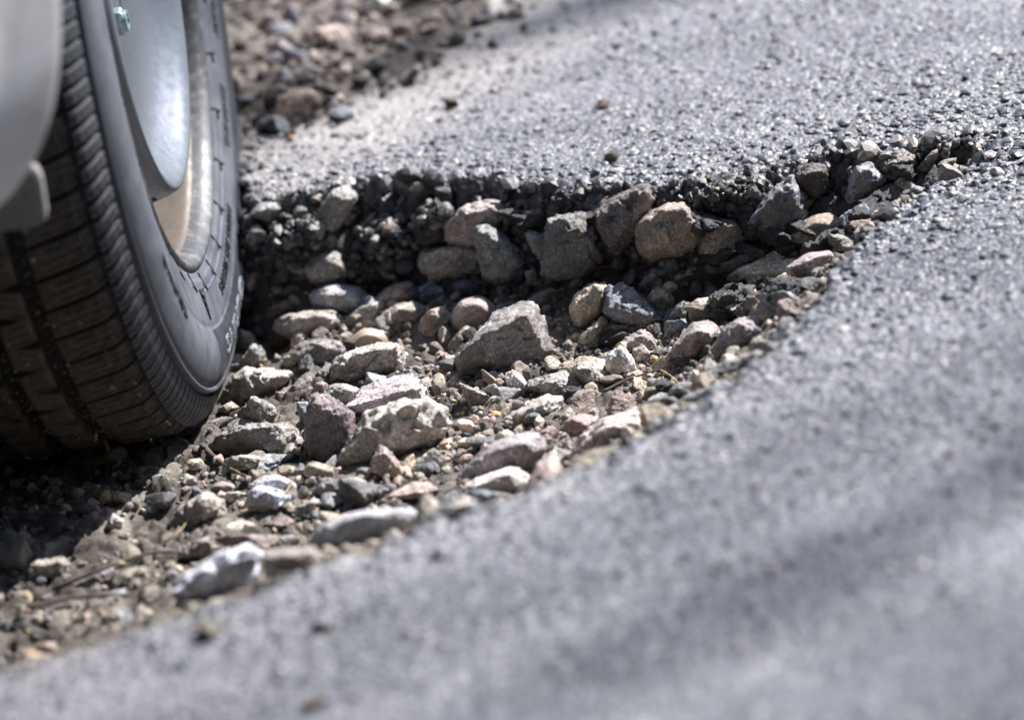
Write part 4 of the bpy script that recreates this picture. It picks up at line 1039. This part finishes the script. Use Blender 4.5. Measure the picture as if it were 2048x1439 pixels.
# wheel axis at local (0,0,HZ); local x = axle, outwards
tyre_prof = smooth_profile([(-0.010, 0.1985), (-0.004, 0.200), (0.000, 0.204), (0.0020, 0.2090), (0.0028, 0.2105), (0.0036, 0.2122), (0.0046, 0.2175), (0.0055, 0.2187), (0.0056, 0.2200),
                            (0.0070, 0.2300), (0.0082, 0.2395), (0.0081, 0.2440), (0.0093, 0.2475), (0.0108, 0.2550), (0.0108, 0.2640), (0.0088, 0.2725), (0.0050, 0.2815), (0.0018, 0.2850), (0.0036, 0.2862), (0.0040, 0.2876), (0.0030, 0.2890),
                            (-0.0022, 0.2900), (-0.0052, 0.2955), (-0.0095, 0.3015), (-0.017, 0.3060), (-0.030, 0.3085), (-0.0995, 0.3095), (-0.169, 0.3085), (-0.182, 0.3060), (-0.19, 0.3015), (-0.199, 0.285), (-0.208, 0.25), (-0.204, 0.222), (-0.195, 0.204), (-0.188, 0.199)], 4)
V, F = lathe(tyre_prof, 300)
tyre = child('tyre', V, F, SIDE, car, True, (0, 0, HZ))
tyre.data.materials.append(GROOVE)
tyre.data.polygons.foreach_set('material_index', (V[F].mean(1)[:, 0] < -0.0035).astype(np.int32))
NB = 74
def surf_r(o):
    c = abs(o + 0.0995) / 0.0875
    return 0.3168 - 0.0050 * np.clip(c, 0, 1) ** 3 - 0.030 * np.clip(c - 0.93, 0, 1) ** 1.5
def block(o0, o1, slant, gap=0.0030, wrap=0, name='tread_block', seed=0):
    """one tread block: curved top with sipes cut into it, slanted ends"""
    pitch = 2 * math.pi / NB
    na, no = 11, 9
    g = gap / 0.316
    rr = np.random.default_rng(seed)
    V = []; 
    for layer in (0, 1):
        for i in range(na):
            for j in range(no):
                u = i / (na - 1); w = j / (no - 1)
                o = o0 + (o1 - o0) * w
                a = -pitch / 2 + g / 2 + (pitch - g) * u + slant * (w - 0.5)
                r = surf_r(o)
                if wrap: r -= 0.0085 * max(0, (w if wrap > 0 else 1 - w) - 0.78) ** 1.4 / 0.22 ** 1.4
                if layer: r = 0.3060
                else:
                    if i in (0, na - 1) or j in (0, no - 1): r -= 0.0007
                    if i % 3 == 2 and 1 < j < no - 2: r -= 0.0016
                V.append((o, r * math.cos(a), r * math.sin(a)))
    V = np.array(V); F = []
    K = na * no
    for i in range(na - 1):
        for j in range(no - 1):
            F.append([i * no + j, i * no + j + 1, (i + 1) * no + j + 1, (i + 1) * no + j])
    def wall(idx):
        for a, b in zip(idx[:-1], idx[1:]): F.append([a, b, b + K, a + K])
    wall([j for j in range(no)]); wall([(na - 1) * no + j for j in range(no)][::-1])
    wall([i * no for i in range(na)][::-1]); wall([i * no + no - 1 for i in range(na)])
    return mesh_np(name, V, np.array(F), TREAD, False)
rows = [(-0.060, -0.0135, -0.034, 1), (-0.094, -0.072, -0.020, 0), (-0.127, -0.105, 0.020, 0), (-0.1855, -0.139, 0.034, -1)]
for ri, (o0, o1, sl_, wr) in enumerate(rows):
    me0 = block(o0, o1, sl_, 0.0038, wr, seed=ri); me1 = block(o0, o1, -sl_ if ri in (1, 2) else sl_, 0.0030, wr, seed=ri + 9)
    for i in range(NB):
        o = link('tread_block', me0 if (i % 2 == 0 or ri in (0, 3)) else me1, tyre)
        o.rotation_euler = (i * 2 * math.pi / NB + (0.3 * ri) * 2 * math.pi / NB, 0, 0)
# buttress lugs between the tread and the rib line
def lug_mesh(w):
    cs = [(-0.0150, 0.3100), (-0.0100, 0.3070), (-0.0055, 0.3015), (-0.0022, 0.2955), (-0.0008, 0.2915)]
    V = []
    for o, r in cs:
        for s, up in ((-1, 0), (-0.8, 1), (-0.12, 1), (0, 0.35), (0.12, 1), (0.8, 1), (1, 0)):
            a = s * w / 0.3
            V.append((o + 0.0019 * up - 0.0010, (r + 0.0013 * up - 0.0010) * math.cos(a + (r - 0.3) * 0.8), (r + 0.0013 * up - 0.0010) * math.sin(a + (r - 0.3) * 0.8)))
    F = [[i * 7 + j, i * 7 + j + 1, (i + 1) * 7 + j + 1, (i + 1) * 7 + j] for i in range(4) for j in range(6)]
    return mesh_np('shoulder_lug', np.array(V), np.array(F), LUG, False)
lm = lug_mesh(0.0052)
NL = NB * 2
for i in range(NL):
    o = link('shoulder_lug', lm, tyre); o.rotation_euler = (i * 2 * math.pi / NL, 0, 0)
# dried mud and grit caught in the grooves, lower front of the tyre
ng = 1500
oo = np.where(RNG.random(ng) < 0.7, RNG.choice([-0.066, -0.0995, -0.133], ng) + RNG.normal(size=ng) * 0.003, RNG.uniform(-0.18, -0.015, ng))
aa_ = RNG.uniform(math.radians(-200), math.radians(-95), ng)
rr2 = np.where(np.abs(oo + 0.066) < 0.006, 0.3092, np.where((np.abs(oo + 0.0995) < 0.0055) | (np.abs(oo + 0.133) < 0.0055), 0.3096, 0.3166))
V, F, T = scatter_mesh(np.c_[oo, rr2 * np.cos(aa_), rr2 * np.sin(aa_)], RNG.lognormal(math.log(0.0007), 0.5, ng).clip(0.0003, 0.0026), RNG, RNG.random(ng) ** 1.5)
gm = child('mud_grit', V, F, GRAVEL, tyre, False); gm['kind'] = 'stuff'; gm.data.attributes.new('tint', 'FLOAT', 'POINT').data.foreach_set('value', T.astype(np.float32))
# wear marks on the mould rings (short Y-shaped ticks)
def ticks():
    V = []; F = []
    for q in range(30):
        a0 = q * 2 * math.pi / 30 + 0.05
        for (ra, aa, rb, ab) in ((0.2060, 0.0, 0.2195, 0.012), (0.2130, 0.006, 0.2165, -0.022)):
            p = np.array([[ra, a0 + aa], [rb, a0 + ab]]); w = 0.0016
            base = len(V)
            for k, (r, a) in enumerate(p):
                for s in (-1, 1):
                    for h in (0, 1):
                        aa_ = a + s * w / 0.22 * 0.5
                        ox = np.interp(r, [0.2040, 0.2105, 0.2187, 0.230], [0.0000, 0.0028, 0.0056, 0.0070])
                        V.append((ox + (0.0009 if h else -0.001), r * math.cos(aa_), r * math.sin(aa_)))
            b = base
            F += [[b + 1, b + 3, b + 7, b + 5], [b, b + 1, b + 5, b + 4], [b + 2, b + 6, b + 7, b + 3], [b, b + 2, b + 3, b + 1], [b + 4, b + 5, b + 7, b + 6]]
    return np.array(V), np.array(F)
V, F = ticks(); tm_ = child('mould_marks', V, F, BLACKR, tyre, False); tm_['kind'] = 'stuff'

def side_o(r):
    pr = np.array(tyre_prof); pr = pr[(pr[:, 0] > -0.003) & (pr[:, 1] < 0.289)]
    return np.interp(r, pr[:, 1], pr[:, 0])
def lettering(text, r0, size, a_start, mat, raised=0.0009, stretch=1.0, outline=0.0, name='lettering', spacing=1.0):
    """raised letters bent round the sidewall; reads clockwise seen from outside"""
    cu = bpy.data.curves.new('t', 'FONT'); cu.body = text; cu.size = size; cu.resolution_u = 3; cu.space_character = spacing
    if outline: 
        cu.fill_mode = 'NONE'; cu.bevel_depth = outline; cu.bevel_resolution = 0
    ob = bpy.data.objects.new('t', cu); COL.objects.link(ob)
    bpy.context.view_layer.update()
    dg = bpy.context.evaluated_depsgraph_get()
    me = bpy.data.meshes.new_from_object(ob.evaluated_get(dg))
    bpy.data.objects.remove(ob)
    bm = bmesh.new(); bm.from_mesh(me)
    bmesh.ops.remove_doubles(bm, verts=bm.verts, dist=1e-6)
    if not outline:
        ret = bmesh.ops.extrude_face_region(bm, geom=list(bm.faces))
        for v in [g for g in ret['geom'] if isinstance(g, bmesh.types.BMVert)]: v.co.z += 1
    bmesh.ops.subdivide_edges(bm, edges=[e for e in bm.edges if e.calc_length() > size * 0.3 and abs(e.verts[0].co.z - e.verts[1].co.z) < 0.5], cuts=2)
    for v in bm.verts:
        x, y, z = v.co
        r = r0 + y; a = a_start - x * stretch / (r0 + size * 0.35)
        lift = (z if outline else (raised if z > 0.5 else -0.0004))
        v.co = (float(side_o(r)) + lift, r * math.cos(a), r * math.sin(a))
    bm.normal_update(); bm.to_mesh(me); bm.free()
    me.materials.clear(); me.materials.append(mat)
    return link(name, me, tyre)
# angle measured from the far side (+y) towards up (+z); far lower quarter is 0 .. -pi/2
A = math.radians
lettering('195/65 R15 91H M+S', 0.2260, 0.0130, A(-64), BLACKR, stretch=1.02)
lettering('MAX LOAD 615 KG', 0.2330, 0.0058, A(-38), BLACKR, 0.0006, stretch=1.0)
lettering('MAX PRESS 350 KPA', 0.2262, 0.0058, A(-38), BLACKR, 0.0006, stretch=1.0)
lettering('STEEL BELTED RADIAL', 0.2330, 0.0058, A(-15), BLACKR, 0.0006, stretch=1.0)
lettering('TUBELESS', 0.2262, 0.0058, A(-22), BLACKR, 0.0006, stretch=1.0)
lettering('TOURING', 0.2560, 0.0180, A(-71), PALER, stretch=1.75, outline=0.0007)
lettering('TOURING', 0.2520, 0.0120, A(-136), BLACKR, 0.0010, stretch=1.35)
def strokes(segs, w):
    V = []; F = []
    for (ra, pa), (rb, pb) in segs:
        pa, pb = A(pa), A(pb)
        d = np.array([rb - ra, (pb - pa) * 0.23]); d /= np.linalg.norm(d); nrm = np.array([-d[1], d[0]]) * w / 2
        b = len(V)
        for r, a in ((ra, pa), (rb, pb)):
            for s_ in (-1, 1):
                rr_s = r + s_ * nrm[0]; aa_s = a + s_ * nrm[1] / 0.23
                V.append((float(side_o(rr_s)) - 0.0004, rr_s * math.cos(aa_s), rr_s * math.sin(aa_s)))
                V.append((float(side_o(rr_s)) + 0.0009, rr_s * math.cos(aa_s), rr_s * math.sin(aa_s)))
        F += [[b + 1, b + 3, b + 7, b + 5], [b, b + 1, b + 5, b + 4], [b + 2, b + 6, b + 7, b + 3], [b, b + 2, b + 3, b + 1], [b + 4, b + 5, b + 7, b + 6]]
    return np.array(V), np.array(F)
# small wedge-shaped wear symbol moulded in the sidewall
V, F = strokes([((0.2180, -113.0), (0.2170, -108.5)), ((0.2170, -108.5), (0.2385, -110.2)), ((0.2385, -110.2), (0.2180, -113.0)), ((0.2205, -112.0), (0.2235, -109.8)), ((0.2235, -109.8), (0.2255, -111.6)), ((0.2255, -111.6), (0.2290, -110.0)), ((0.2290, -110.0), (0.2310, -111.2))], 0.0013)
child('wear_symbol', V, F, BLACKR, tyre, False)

# steel rim
def metal(name, col, rough, metallic, dust_dapple=(0.2, 0.16, 0.12), lo=0.55, hi=0.75, damt=0.6):
    m = Mat(name, rough, 0.5)
    f = m.ramp(m.noise(60, 6, 0.75, None, 0.1), [(lo, 0.0), (hi, damt)])
    c = m.mix(f, col, dust_dapple)
    sp_ = m.ramp(m.noise(480, 4, 0.8), [(0.62, 0.0), (0.72, 0.6)])
    c = m.mix(sp_, c, dust_dapple)
    mt = m.math('MULTIPLY', m.math('SUBTRACT', 1.0, f), metallic)
    return m.done(c, m.ramp(m.noise(150, 4, 0.6), [(0.3, rough - 0.08), (0.7, rough + 0.12)]), m.bump(m.noise(350, 5, 0.7), 0.06, 0.0003), mt)
BARREL = metal('dusty_barrel_metal', (0.070, 0.062, 0.058), 0.52, 0.3, (0.105, 0.072, 0.050), 0.30, 0.70, 0.8)
COVER = metal('silver_wheel_paint', (0.155, 0.172, 0.20), 0.43, 0.65, (0.22, 0.21, 0.20), 0.60, 0.85, 0.4)
FLANGE = metal('worn_rim_flange', (0.06, 0.064, 0.072), 0.5, 0.4, (0.20, 0.18, 0.16), 0.50, 0.66, 0.7)
BOLT = metal('bolt_metal', (0.30, 0.42, 0.45), 0.35, 0.8, (0.5, 0.46, 0.40), 0.5, 0.7, 0.5)
rim_prof = smooth_profile([(-0.012, 0.1925), (-0.004, 0.1945), (0.0015, 0.1985), (0.0025, 0.2015), (0.0008, 0.2040), (-0.0030, 0.2035)], 5)
V, F = lathe(rim_prof, 220)
wheel = child('wheel_rim', V, F, FLANGE, car, True, (0, 0, HZ))
bar_prof = smooth_profile([(-0.012, 0.1925), (-0.016, 0.1905), (-0.030, 0.1892), (-0.046, 0.1880), (-0.056, 0.1840), (-0.062, 0.1760), (-0.068, 0.1695), (-0.085, 0.1680), (-0.100, 0.174), (-0.118, 0.184), (-0.180, 0.189), (-0.190, 0.200)], 5)
V, F = lathe(bar_prof, 220); child('rim_barrel', V, F, BARREL, wheel)
cov_prof = smooth_profile([(-0.062, 0.1672), (-0.050, 0.1640), (-0.036, 0.1585), (-0.020, 0.1525), (-0.0070, 0.1485), (-0.0020, 0.1440), (-0.0045, 0.1380), (-0.0130, 0.1290), (-0.0235, 0.1160), (-0.0290, 0.1000), (-0.0310, 0.0800), (-0.0300, 0.0600), (-0.0290, 0.0400), (-0.0285, 0.0340), (-0.0300, 0.0310), (-0.0300, 0.0200), (-0.0300, 0.0005)], 5)
V, F = lathe(cov_prof, 220)
# ventilation slots: leave out small cells of the slope
cc = V[F].mean(1); ang = np.arctan2(cc[:, 2], cc[:, 1]); rr_ = np.hypot(cc[:, 1], cc[:, 2])
slot = np.zeros(len(F), bool)
for k_ in range(12):
    a0 = A(-86) + k_ * A(30)
    da = (ang - a0 + np.pi) % (2 * np.pi) - np.pi
    slot |= (np.abs(da) < A(3.0)) & (rr_ > 0.1505) & (rr_ < 0.1600)
disc = child('wheel_disc', V, F[~slot], COVER, wheel)
# hub behind, brake drum seen through the slots
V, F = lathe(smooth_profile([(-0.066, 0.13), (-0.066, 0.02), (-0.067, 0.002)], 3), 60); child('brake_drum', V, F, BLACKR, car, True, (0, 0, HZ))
def hexbolt():
    V = []; F = []
    def ring_(x, r, n, ph=0): 
        b = len(V); V.extend([(x, r * math.cos(2 * math.pi * i / n + ph), r * math.sin(2 * math.pi * i / n + ph)) for i in range(n)]); return b
    n = 24
    def hexr(i): 
        a = (i / n * 6) % 1 - 0.5
        return 0.0098 * math.cos(math.pi / 6) / math.cos(a * math.pi / 3)
    def hring(x, s):
        b = len(V); V.extend([(x, s * hexr(i) * math.cos(2 * math.pi * i / n), s * hexr(i) * math.sin(2 * math.pi * i / n)) for i in range(n)]); return b
    R = [ring_(-0.004, 0.0118, n), ring_(0.0, 0.0118, n), hring(0.001, 1.0), hring(0.0125, 1.0), hring(0.014, 0.9), ring_(0.0145, 0.0078, n), ring_(0.017, 0.0074, n), ring_(0.0172, 0.0050, n), ring_(0.0150, 0.0046, n), ring_(0.0150, 0.0002, n)]
    for a, b in zip(R[:-1], R[1:]):
        for i in range(n): F.append([a + i, a + (i + 1) % n, b + (i + 1) % n, b + i])
    return mesh_np('wheel_bolt', np.array(V), np.array(F), BOLT, False)
hb = hexbolt()
for k_ in range(2):
    a = A(-172) + k_ * A(180)
    o = link('wheel_bolt', hb, wheel, (-0.0262, 0.056 * math.cos(a), 0.056 * math.sin(a))); o.rotation_euler = (a * 1.7, 0, 0)

# bodywork ---------------------------------------------------------------
m = Mat('silver_grey_body_paint', 0.42, 0.5)
c = m.mix(m.ramp(m.noise(9, 5, 0.65, None, 0.4), [(0.42, 0.0), (0.72, 0.75)]), (0.43, 0.44, 0.46), (0.26, 0.25, 0.24))
c = m.mix(m.ramp(m.noise(110, 4, 0.75), [(0.56, 0.0), (0.75, 0.4)]), c, (0.15, 0.135, 0.12))
PAINT = m.done(c, m.ramp(m.noise(30, 3, 0.6), [(0.3, 0.32), (0.7, 0.62)]), m.bump(m.noise(90, 5, 0.7), 0.12, 0.001), 0.25)
m = Mat('black_plastic', 0.7, 0.3)
PLAST = m.done(m.ramp(m.noise(60, 4, 0.6), [(0.3, (0.012, 0.012, 0.013)), (0.7, (0.03, 0.03, 0.03))]))
m = Mat('dusty_grey_plastic', 0.7, 0.3)
GPL = m.done(m.ramp(m.noise(60, 5, 0.7), [(0.3, (0.10, 0.10, 0.10)), (0.7, (0.20, 0.19, 0.18))]), None, m.bump(m.noise(200, 4, 0.7), 0.3, 0.001))

Rz = np.array([[math.cos(PSI), math.sin(PSI), 0], [-math.sin(PSI), math.cos(PSI), 0], [0, 0, 1]]).T
def to_car(P):
    """world -> car local"""
    c_, s_ = math.cos(-PSI), math.sin(-PSI)
    d = np.asarray(P) - np.array([WC[0], WC[1], -0.11])
    return np.stack([c_ * d[..., 0] + s_ * d[..., 1], -s_ * d[..., 0] + c_ * d[..., 1], d[..., 2]], -1)

# bumper corner in front of the wheel: its curved lower right end, a rolled edge and a fold
BY = -0.17
edge_px = [(116, -420), (120, -300), (121, -200), (122, -100), (122, 0), (122, 60), (120, 120), (114, 175), (104, 225), (90, 272), (70, 318), (45, 360), (10, 402), (-40, 440), (-120, 480), (-260, 520), (-600, 570), (-1500, 640), (-3200, 760)]
E0 = np.array([to_car(at_y(x, y, BY)) for x, y in edge_px])
cx = np.array([E0[:, 0].mean(), 0, 0])
rows_ = []
Es = smooth_profile(E0, 5)
tg = np.gradient(Es, axis=0); tg /= np.linalg.norm(tg, axis=1)[:, None]
inw = np.stack([tg[:, 2], np.zeros(len(tg)), -tg[:, 0]], -1)
mid_ = np.array([-0.9, 0, 0.75])
sgn = np.sign(((mid_ - Es) * inw).sum(1)); sgn[sgn == 0] = 1
inw = inw * np.median(sgn)
# (distance inwards, forwards towards the camera)
for d_, f_ in [(0.022, -0.10), (0.010, -0.04), (0.001, -0.008), (0.000, 0.0), (0.004, 0.008), (0.012, 0.022), (0.024, 0.042), (0.031, 0.052), (0.035, 0.066), (0.046, 0.086), (0.075, 0.130), (0.13, 0.20), (0.22, 0.28)]:
    w_ = min(1.0, d_ / 0.09)
    q = Es + (inw * (1 - w_) + np.array([-0.62, 0, 0.78]) * w_) * d_; q[:, 1] = Es[:, 1] - f_
    rows_.append(q)
V = np.array(rows_); n1, n2 = V.shape[:2]
F = np.array([[i * n2 + j, i * n2 + j + 1, (i + 1) * n2 + j + 1, (i + 1) * n2 + j] for i in range(n1 - 1) for j in range(n2 - 1)])
bumper = child('bumper', V.reshape(-1, 3), F, PAINT, car)
# clip of the wheel arch liner hanging below the bumper corner
tabp = [(52, 330), (66, 335), (80, 352), (88, 400), (93, 436), (86, 450), (60, 458), (0, 466), (-60, 472), (-70, 440), (-20, 380)]
def slab(px, y, thick, name, mat, bev=0.0015):
    pts = np.array([to_car(at_y(a, b, y)) for a, b in px])
    bm = bmesh.new()
    vs = [bm.verts.new(p) for p in pts]; f = bm.faces.new(vs)
    r = bmesh.ops.extrude_face_region(bm, geom=[f])
    for v in [g for g in r['geom'] if isinstance(g, bmesh.types.BMVert)]: v.co.y += thick
    bmesh.ops.recalc_face_normals(bm, faces=bm.faces)
    bmesh.ops.bevel(bm, geom=list(bm.edges), offset=bev, segments=2, affect='EDGES')
    me = bpy.data.meshes.new(name); bm.to_mesh(me); bm.free(); me.materials.append(mat)
    return link(name, me, car)
slab(tabp, -0.10, 0.012, 'arch_liner_clip', GPL)

# body: side profile with the wheel arch, extruded across the car
def body():
    y = lambda v: v
    ar = 0.365
    out = [(-0.30, 0.30), (-0.34, 0.45), (-0.36, 0.80), (-0.30, 0.95), (0.10, 1.05), (0.55, 1.12), (1.30, 1.50), (2.50, 1.52), (3.10, 1.10), (3.55, 1.02), (3.60, 0.50), (3.45, 0.28), (3.15, 0.28)]
    out += [(2.75 + ar * math.cos(t), HZ + ar * math.sin(t)) for t in np.linspace(0.1, math.pi - 0.1, 12)]
    out += [(2.30, 0.26), (0.42, 0.26)]
    out += [(ar * math.cos(t) , HZ + ar * math.sin(t)) for t in np.linspace(-0.1, math.pi - 0.45, 14)]
    out = [(max(a, -0.42), b) for a, b in out]
    bm = bmesh.new()
    vs = [bm.verts.new((-0.13, a, b)) for a, b in out]; f = bm.faces.new(vs)
    r = bmesh.ops.extrude_face_region(bm, geom=[f])
    for v in [g for g in r['geom'] if isinstance(g, bmesh.types.BMVert)]: v.co.x -= 1.50
    bmesh.ops.recalc_face_normals(bm, faces=bm.faces)
    bmesh.ops.triangulate(bm, faces=[f_ for f_ in bm.faces if len(f_.verts) > 4])
    me = bpy.data.meshes.new('body'); bm.to_mesh(me); bm.free(); me.materials.append(PAINT)
    return link('body', me, car)
body()
# inner wheel-arch liner and floor keep the light out behind the tyre
V, F = lathe([(-0.22, 0.355), (-0.60, 0.355), (-0.62, 0.20)], 40, -0.2, math.pi + 0.2)
child('arch_liner', V, F, PLAST, car, True, (0, 0, HZ))

# small finds stuck to the tyre
def stuck(name, px, y, s, label, cat, colr, seed):
    U, F = ICO[3]
    p = at_y(px[0], px[1], y)
    V = U * (1 + 0.3 * fbm(U * 2 + seed, 3, seed))[:, None] * np.array(s)
    o = link(name, mesh_np(name, V, F, ROCK, True), None, tuple(p))
    o.rotation_euler = (0.3, 0.5, seed)
    o.color = (*colr, 1)
    return tag(o, label, cat)
stuck('pebble', (61, 751), 0.075, (0.0034, 0.0030, 0.0034), 'round pale pebble wedged in a groove of the tyre tread', 'pebble', (0.50, 0.47, 0.42), 3)
stuck('dry_leaf', (22, 765), 0.082, (0.0095, 0.0015, 0.0055), 'brown dry leaf stuck to the tread left of the pale pebble', 'leaf', (0.17, 0.10, 0.06), 4)
stuck('dry_leaf', (212, 888), 0.150, (0.0060, 0.0015, 0.0030), 'rusty red scrap of leaf at the foot of the tyre tread', 'leaf', (0.26, 0.10, 0.06), 5)
stuck('dry_leaf', (190, 874), 0.150, (0.0022, 0.0015, 0.0050), 'small pinkish scrap of leaf above the rusty red one', 'leaf', (0.30, 0.19, 0.14), 6)

# slender trees beyond the road, out of the picture: their soft shadows lie across the asphalt
m = Mat('grey_tree_bark', 0.9, 0.2)
TREEB = m.done(m.ramp(m.noise(14, 5, 0.7), [(0.3, (0.05, 0.04, 0.035)), (0.7, (0.16, 0.14, 0.12))]), None, m.bump(m.noise(40, 4, 0.6), 0.6, 0.01))
def bare_tree(at, L, r, H, label, seed):
    rr = np.random.default_rng(seed)
    q = on_plane(*at)[:2]
    sh = sd_[:2] / np.linalg.norm(sd_[:2])
    b = np.array([*(q + sh * L), 0.0])
    root = bpy.data.objects.new('slender_tree', None); COL.objects.link(root); root.location = b
    tag(root, label, 'tree', 'slender trees beyond the road')
    tr = [np.array([0, 0, -0.1])]
    for k in range(1, 8): tr.append(np.array([rr.normal() * 0.02, rr.normal() * 0.02, H * k / 7]))
    t = tube('trunk', tr, r, None, None, TREEB, seed=seed, sides=12); t.parent = root
    for k in range(7):
        h = rr.uniform(0.55, 0.95) * H; a = rr.uniform(0, 6.28); l = rr.uniform(0.4, 1.1)
        p0 = np.array([0, 0, h]); d = np.array([math.cos(a), math.sin(a), rr.uniform(0.5, 1.1)])
        c_ = tube('branch', [p0, p0 + d * l * 0.5, p0 + d * l + np.array([0, 0, 0.15])], r * 0.3, None, None, TREEB, seed=seed + k, sides=7); c_.parent = root
bare_tree((1010, 95), 6.8, 0.075, 9.5, 'slender bare tree beyond the road whose shadow crosses the far asphalt', 41)
bare_tree((1700, 868), 7.2, 0.022, 10.0, 'very thin bare tree beyond the road whose faint shadow crosses the near asphalt', 42)
for q_, L_, r_, lb in [((1700, 1028), 7.6, 0.018, 'thinnest stem of a row beyond the road, shading the near asphalt on the right'),
                       ((1500, 1260), 6.8, 0.028, 'bare stem beyond the road whose shadow runs across the middle of the near asphalt'),
                       ((1800, 1332), 7.1, 0.022, 'bare stem beyond the road whose shadow runs low across the near asphalt'),
                       ((1900, 1440), 7.9, 0.026, 'bare stem beyond the road whose shadow reaches the bottom edge of the view')]:
    bare_tree(q_, L_, r_, 10.5, lb, int(L_ * 10))
bare_tree((1720, 110), 6.9, 0.10, 7.3, 'second slender tree beyond the road, shading the far asphalt further right', 47)

# unseen wood added behind the camera to block low sky light
m = Mat('dark_foliage', 0.8, 0.2)
LEAF = m.done(m.ramp(m.attr('tint'), [(0.0, (0.018, 0.030, 0.012)), (1.0, (0.06, 0.085, 0.035))]))
n = 9000
ang = rs.uniform(math.radians(185), math.radians(338), n); rad_ = 7.5 + rs.gamma(2.0, 0.8, n)
hz_ = 10 * rs.beta(1.0, 1.25, n) * (0.75 + 0.25 * np.sin(ang * 23))
Cc = np.c_[rad_ * np.cos(ang), rad_ * np.sin(ang) - 0.5, hz_ + 0.2]
V, F, T = scatter_mesh(Cc, rs.uniform(0.28, 0.62, n), rs, rs.random(n), 0.55)
wd = link('added_woodland', mesh_np('added_woodland', V, F, LEAF, False, T)); tag(wd, kind='stuff')
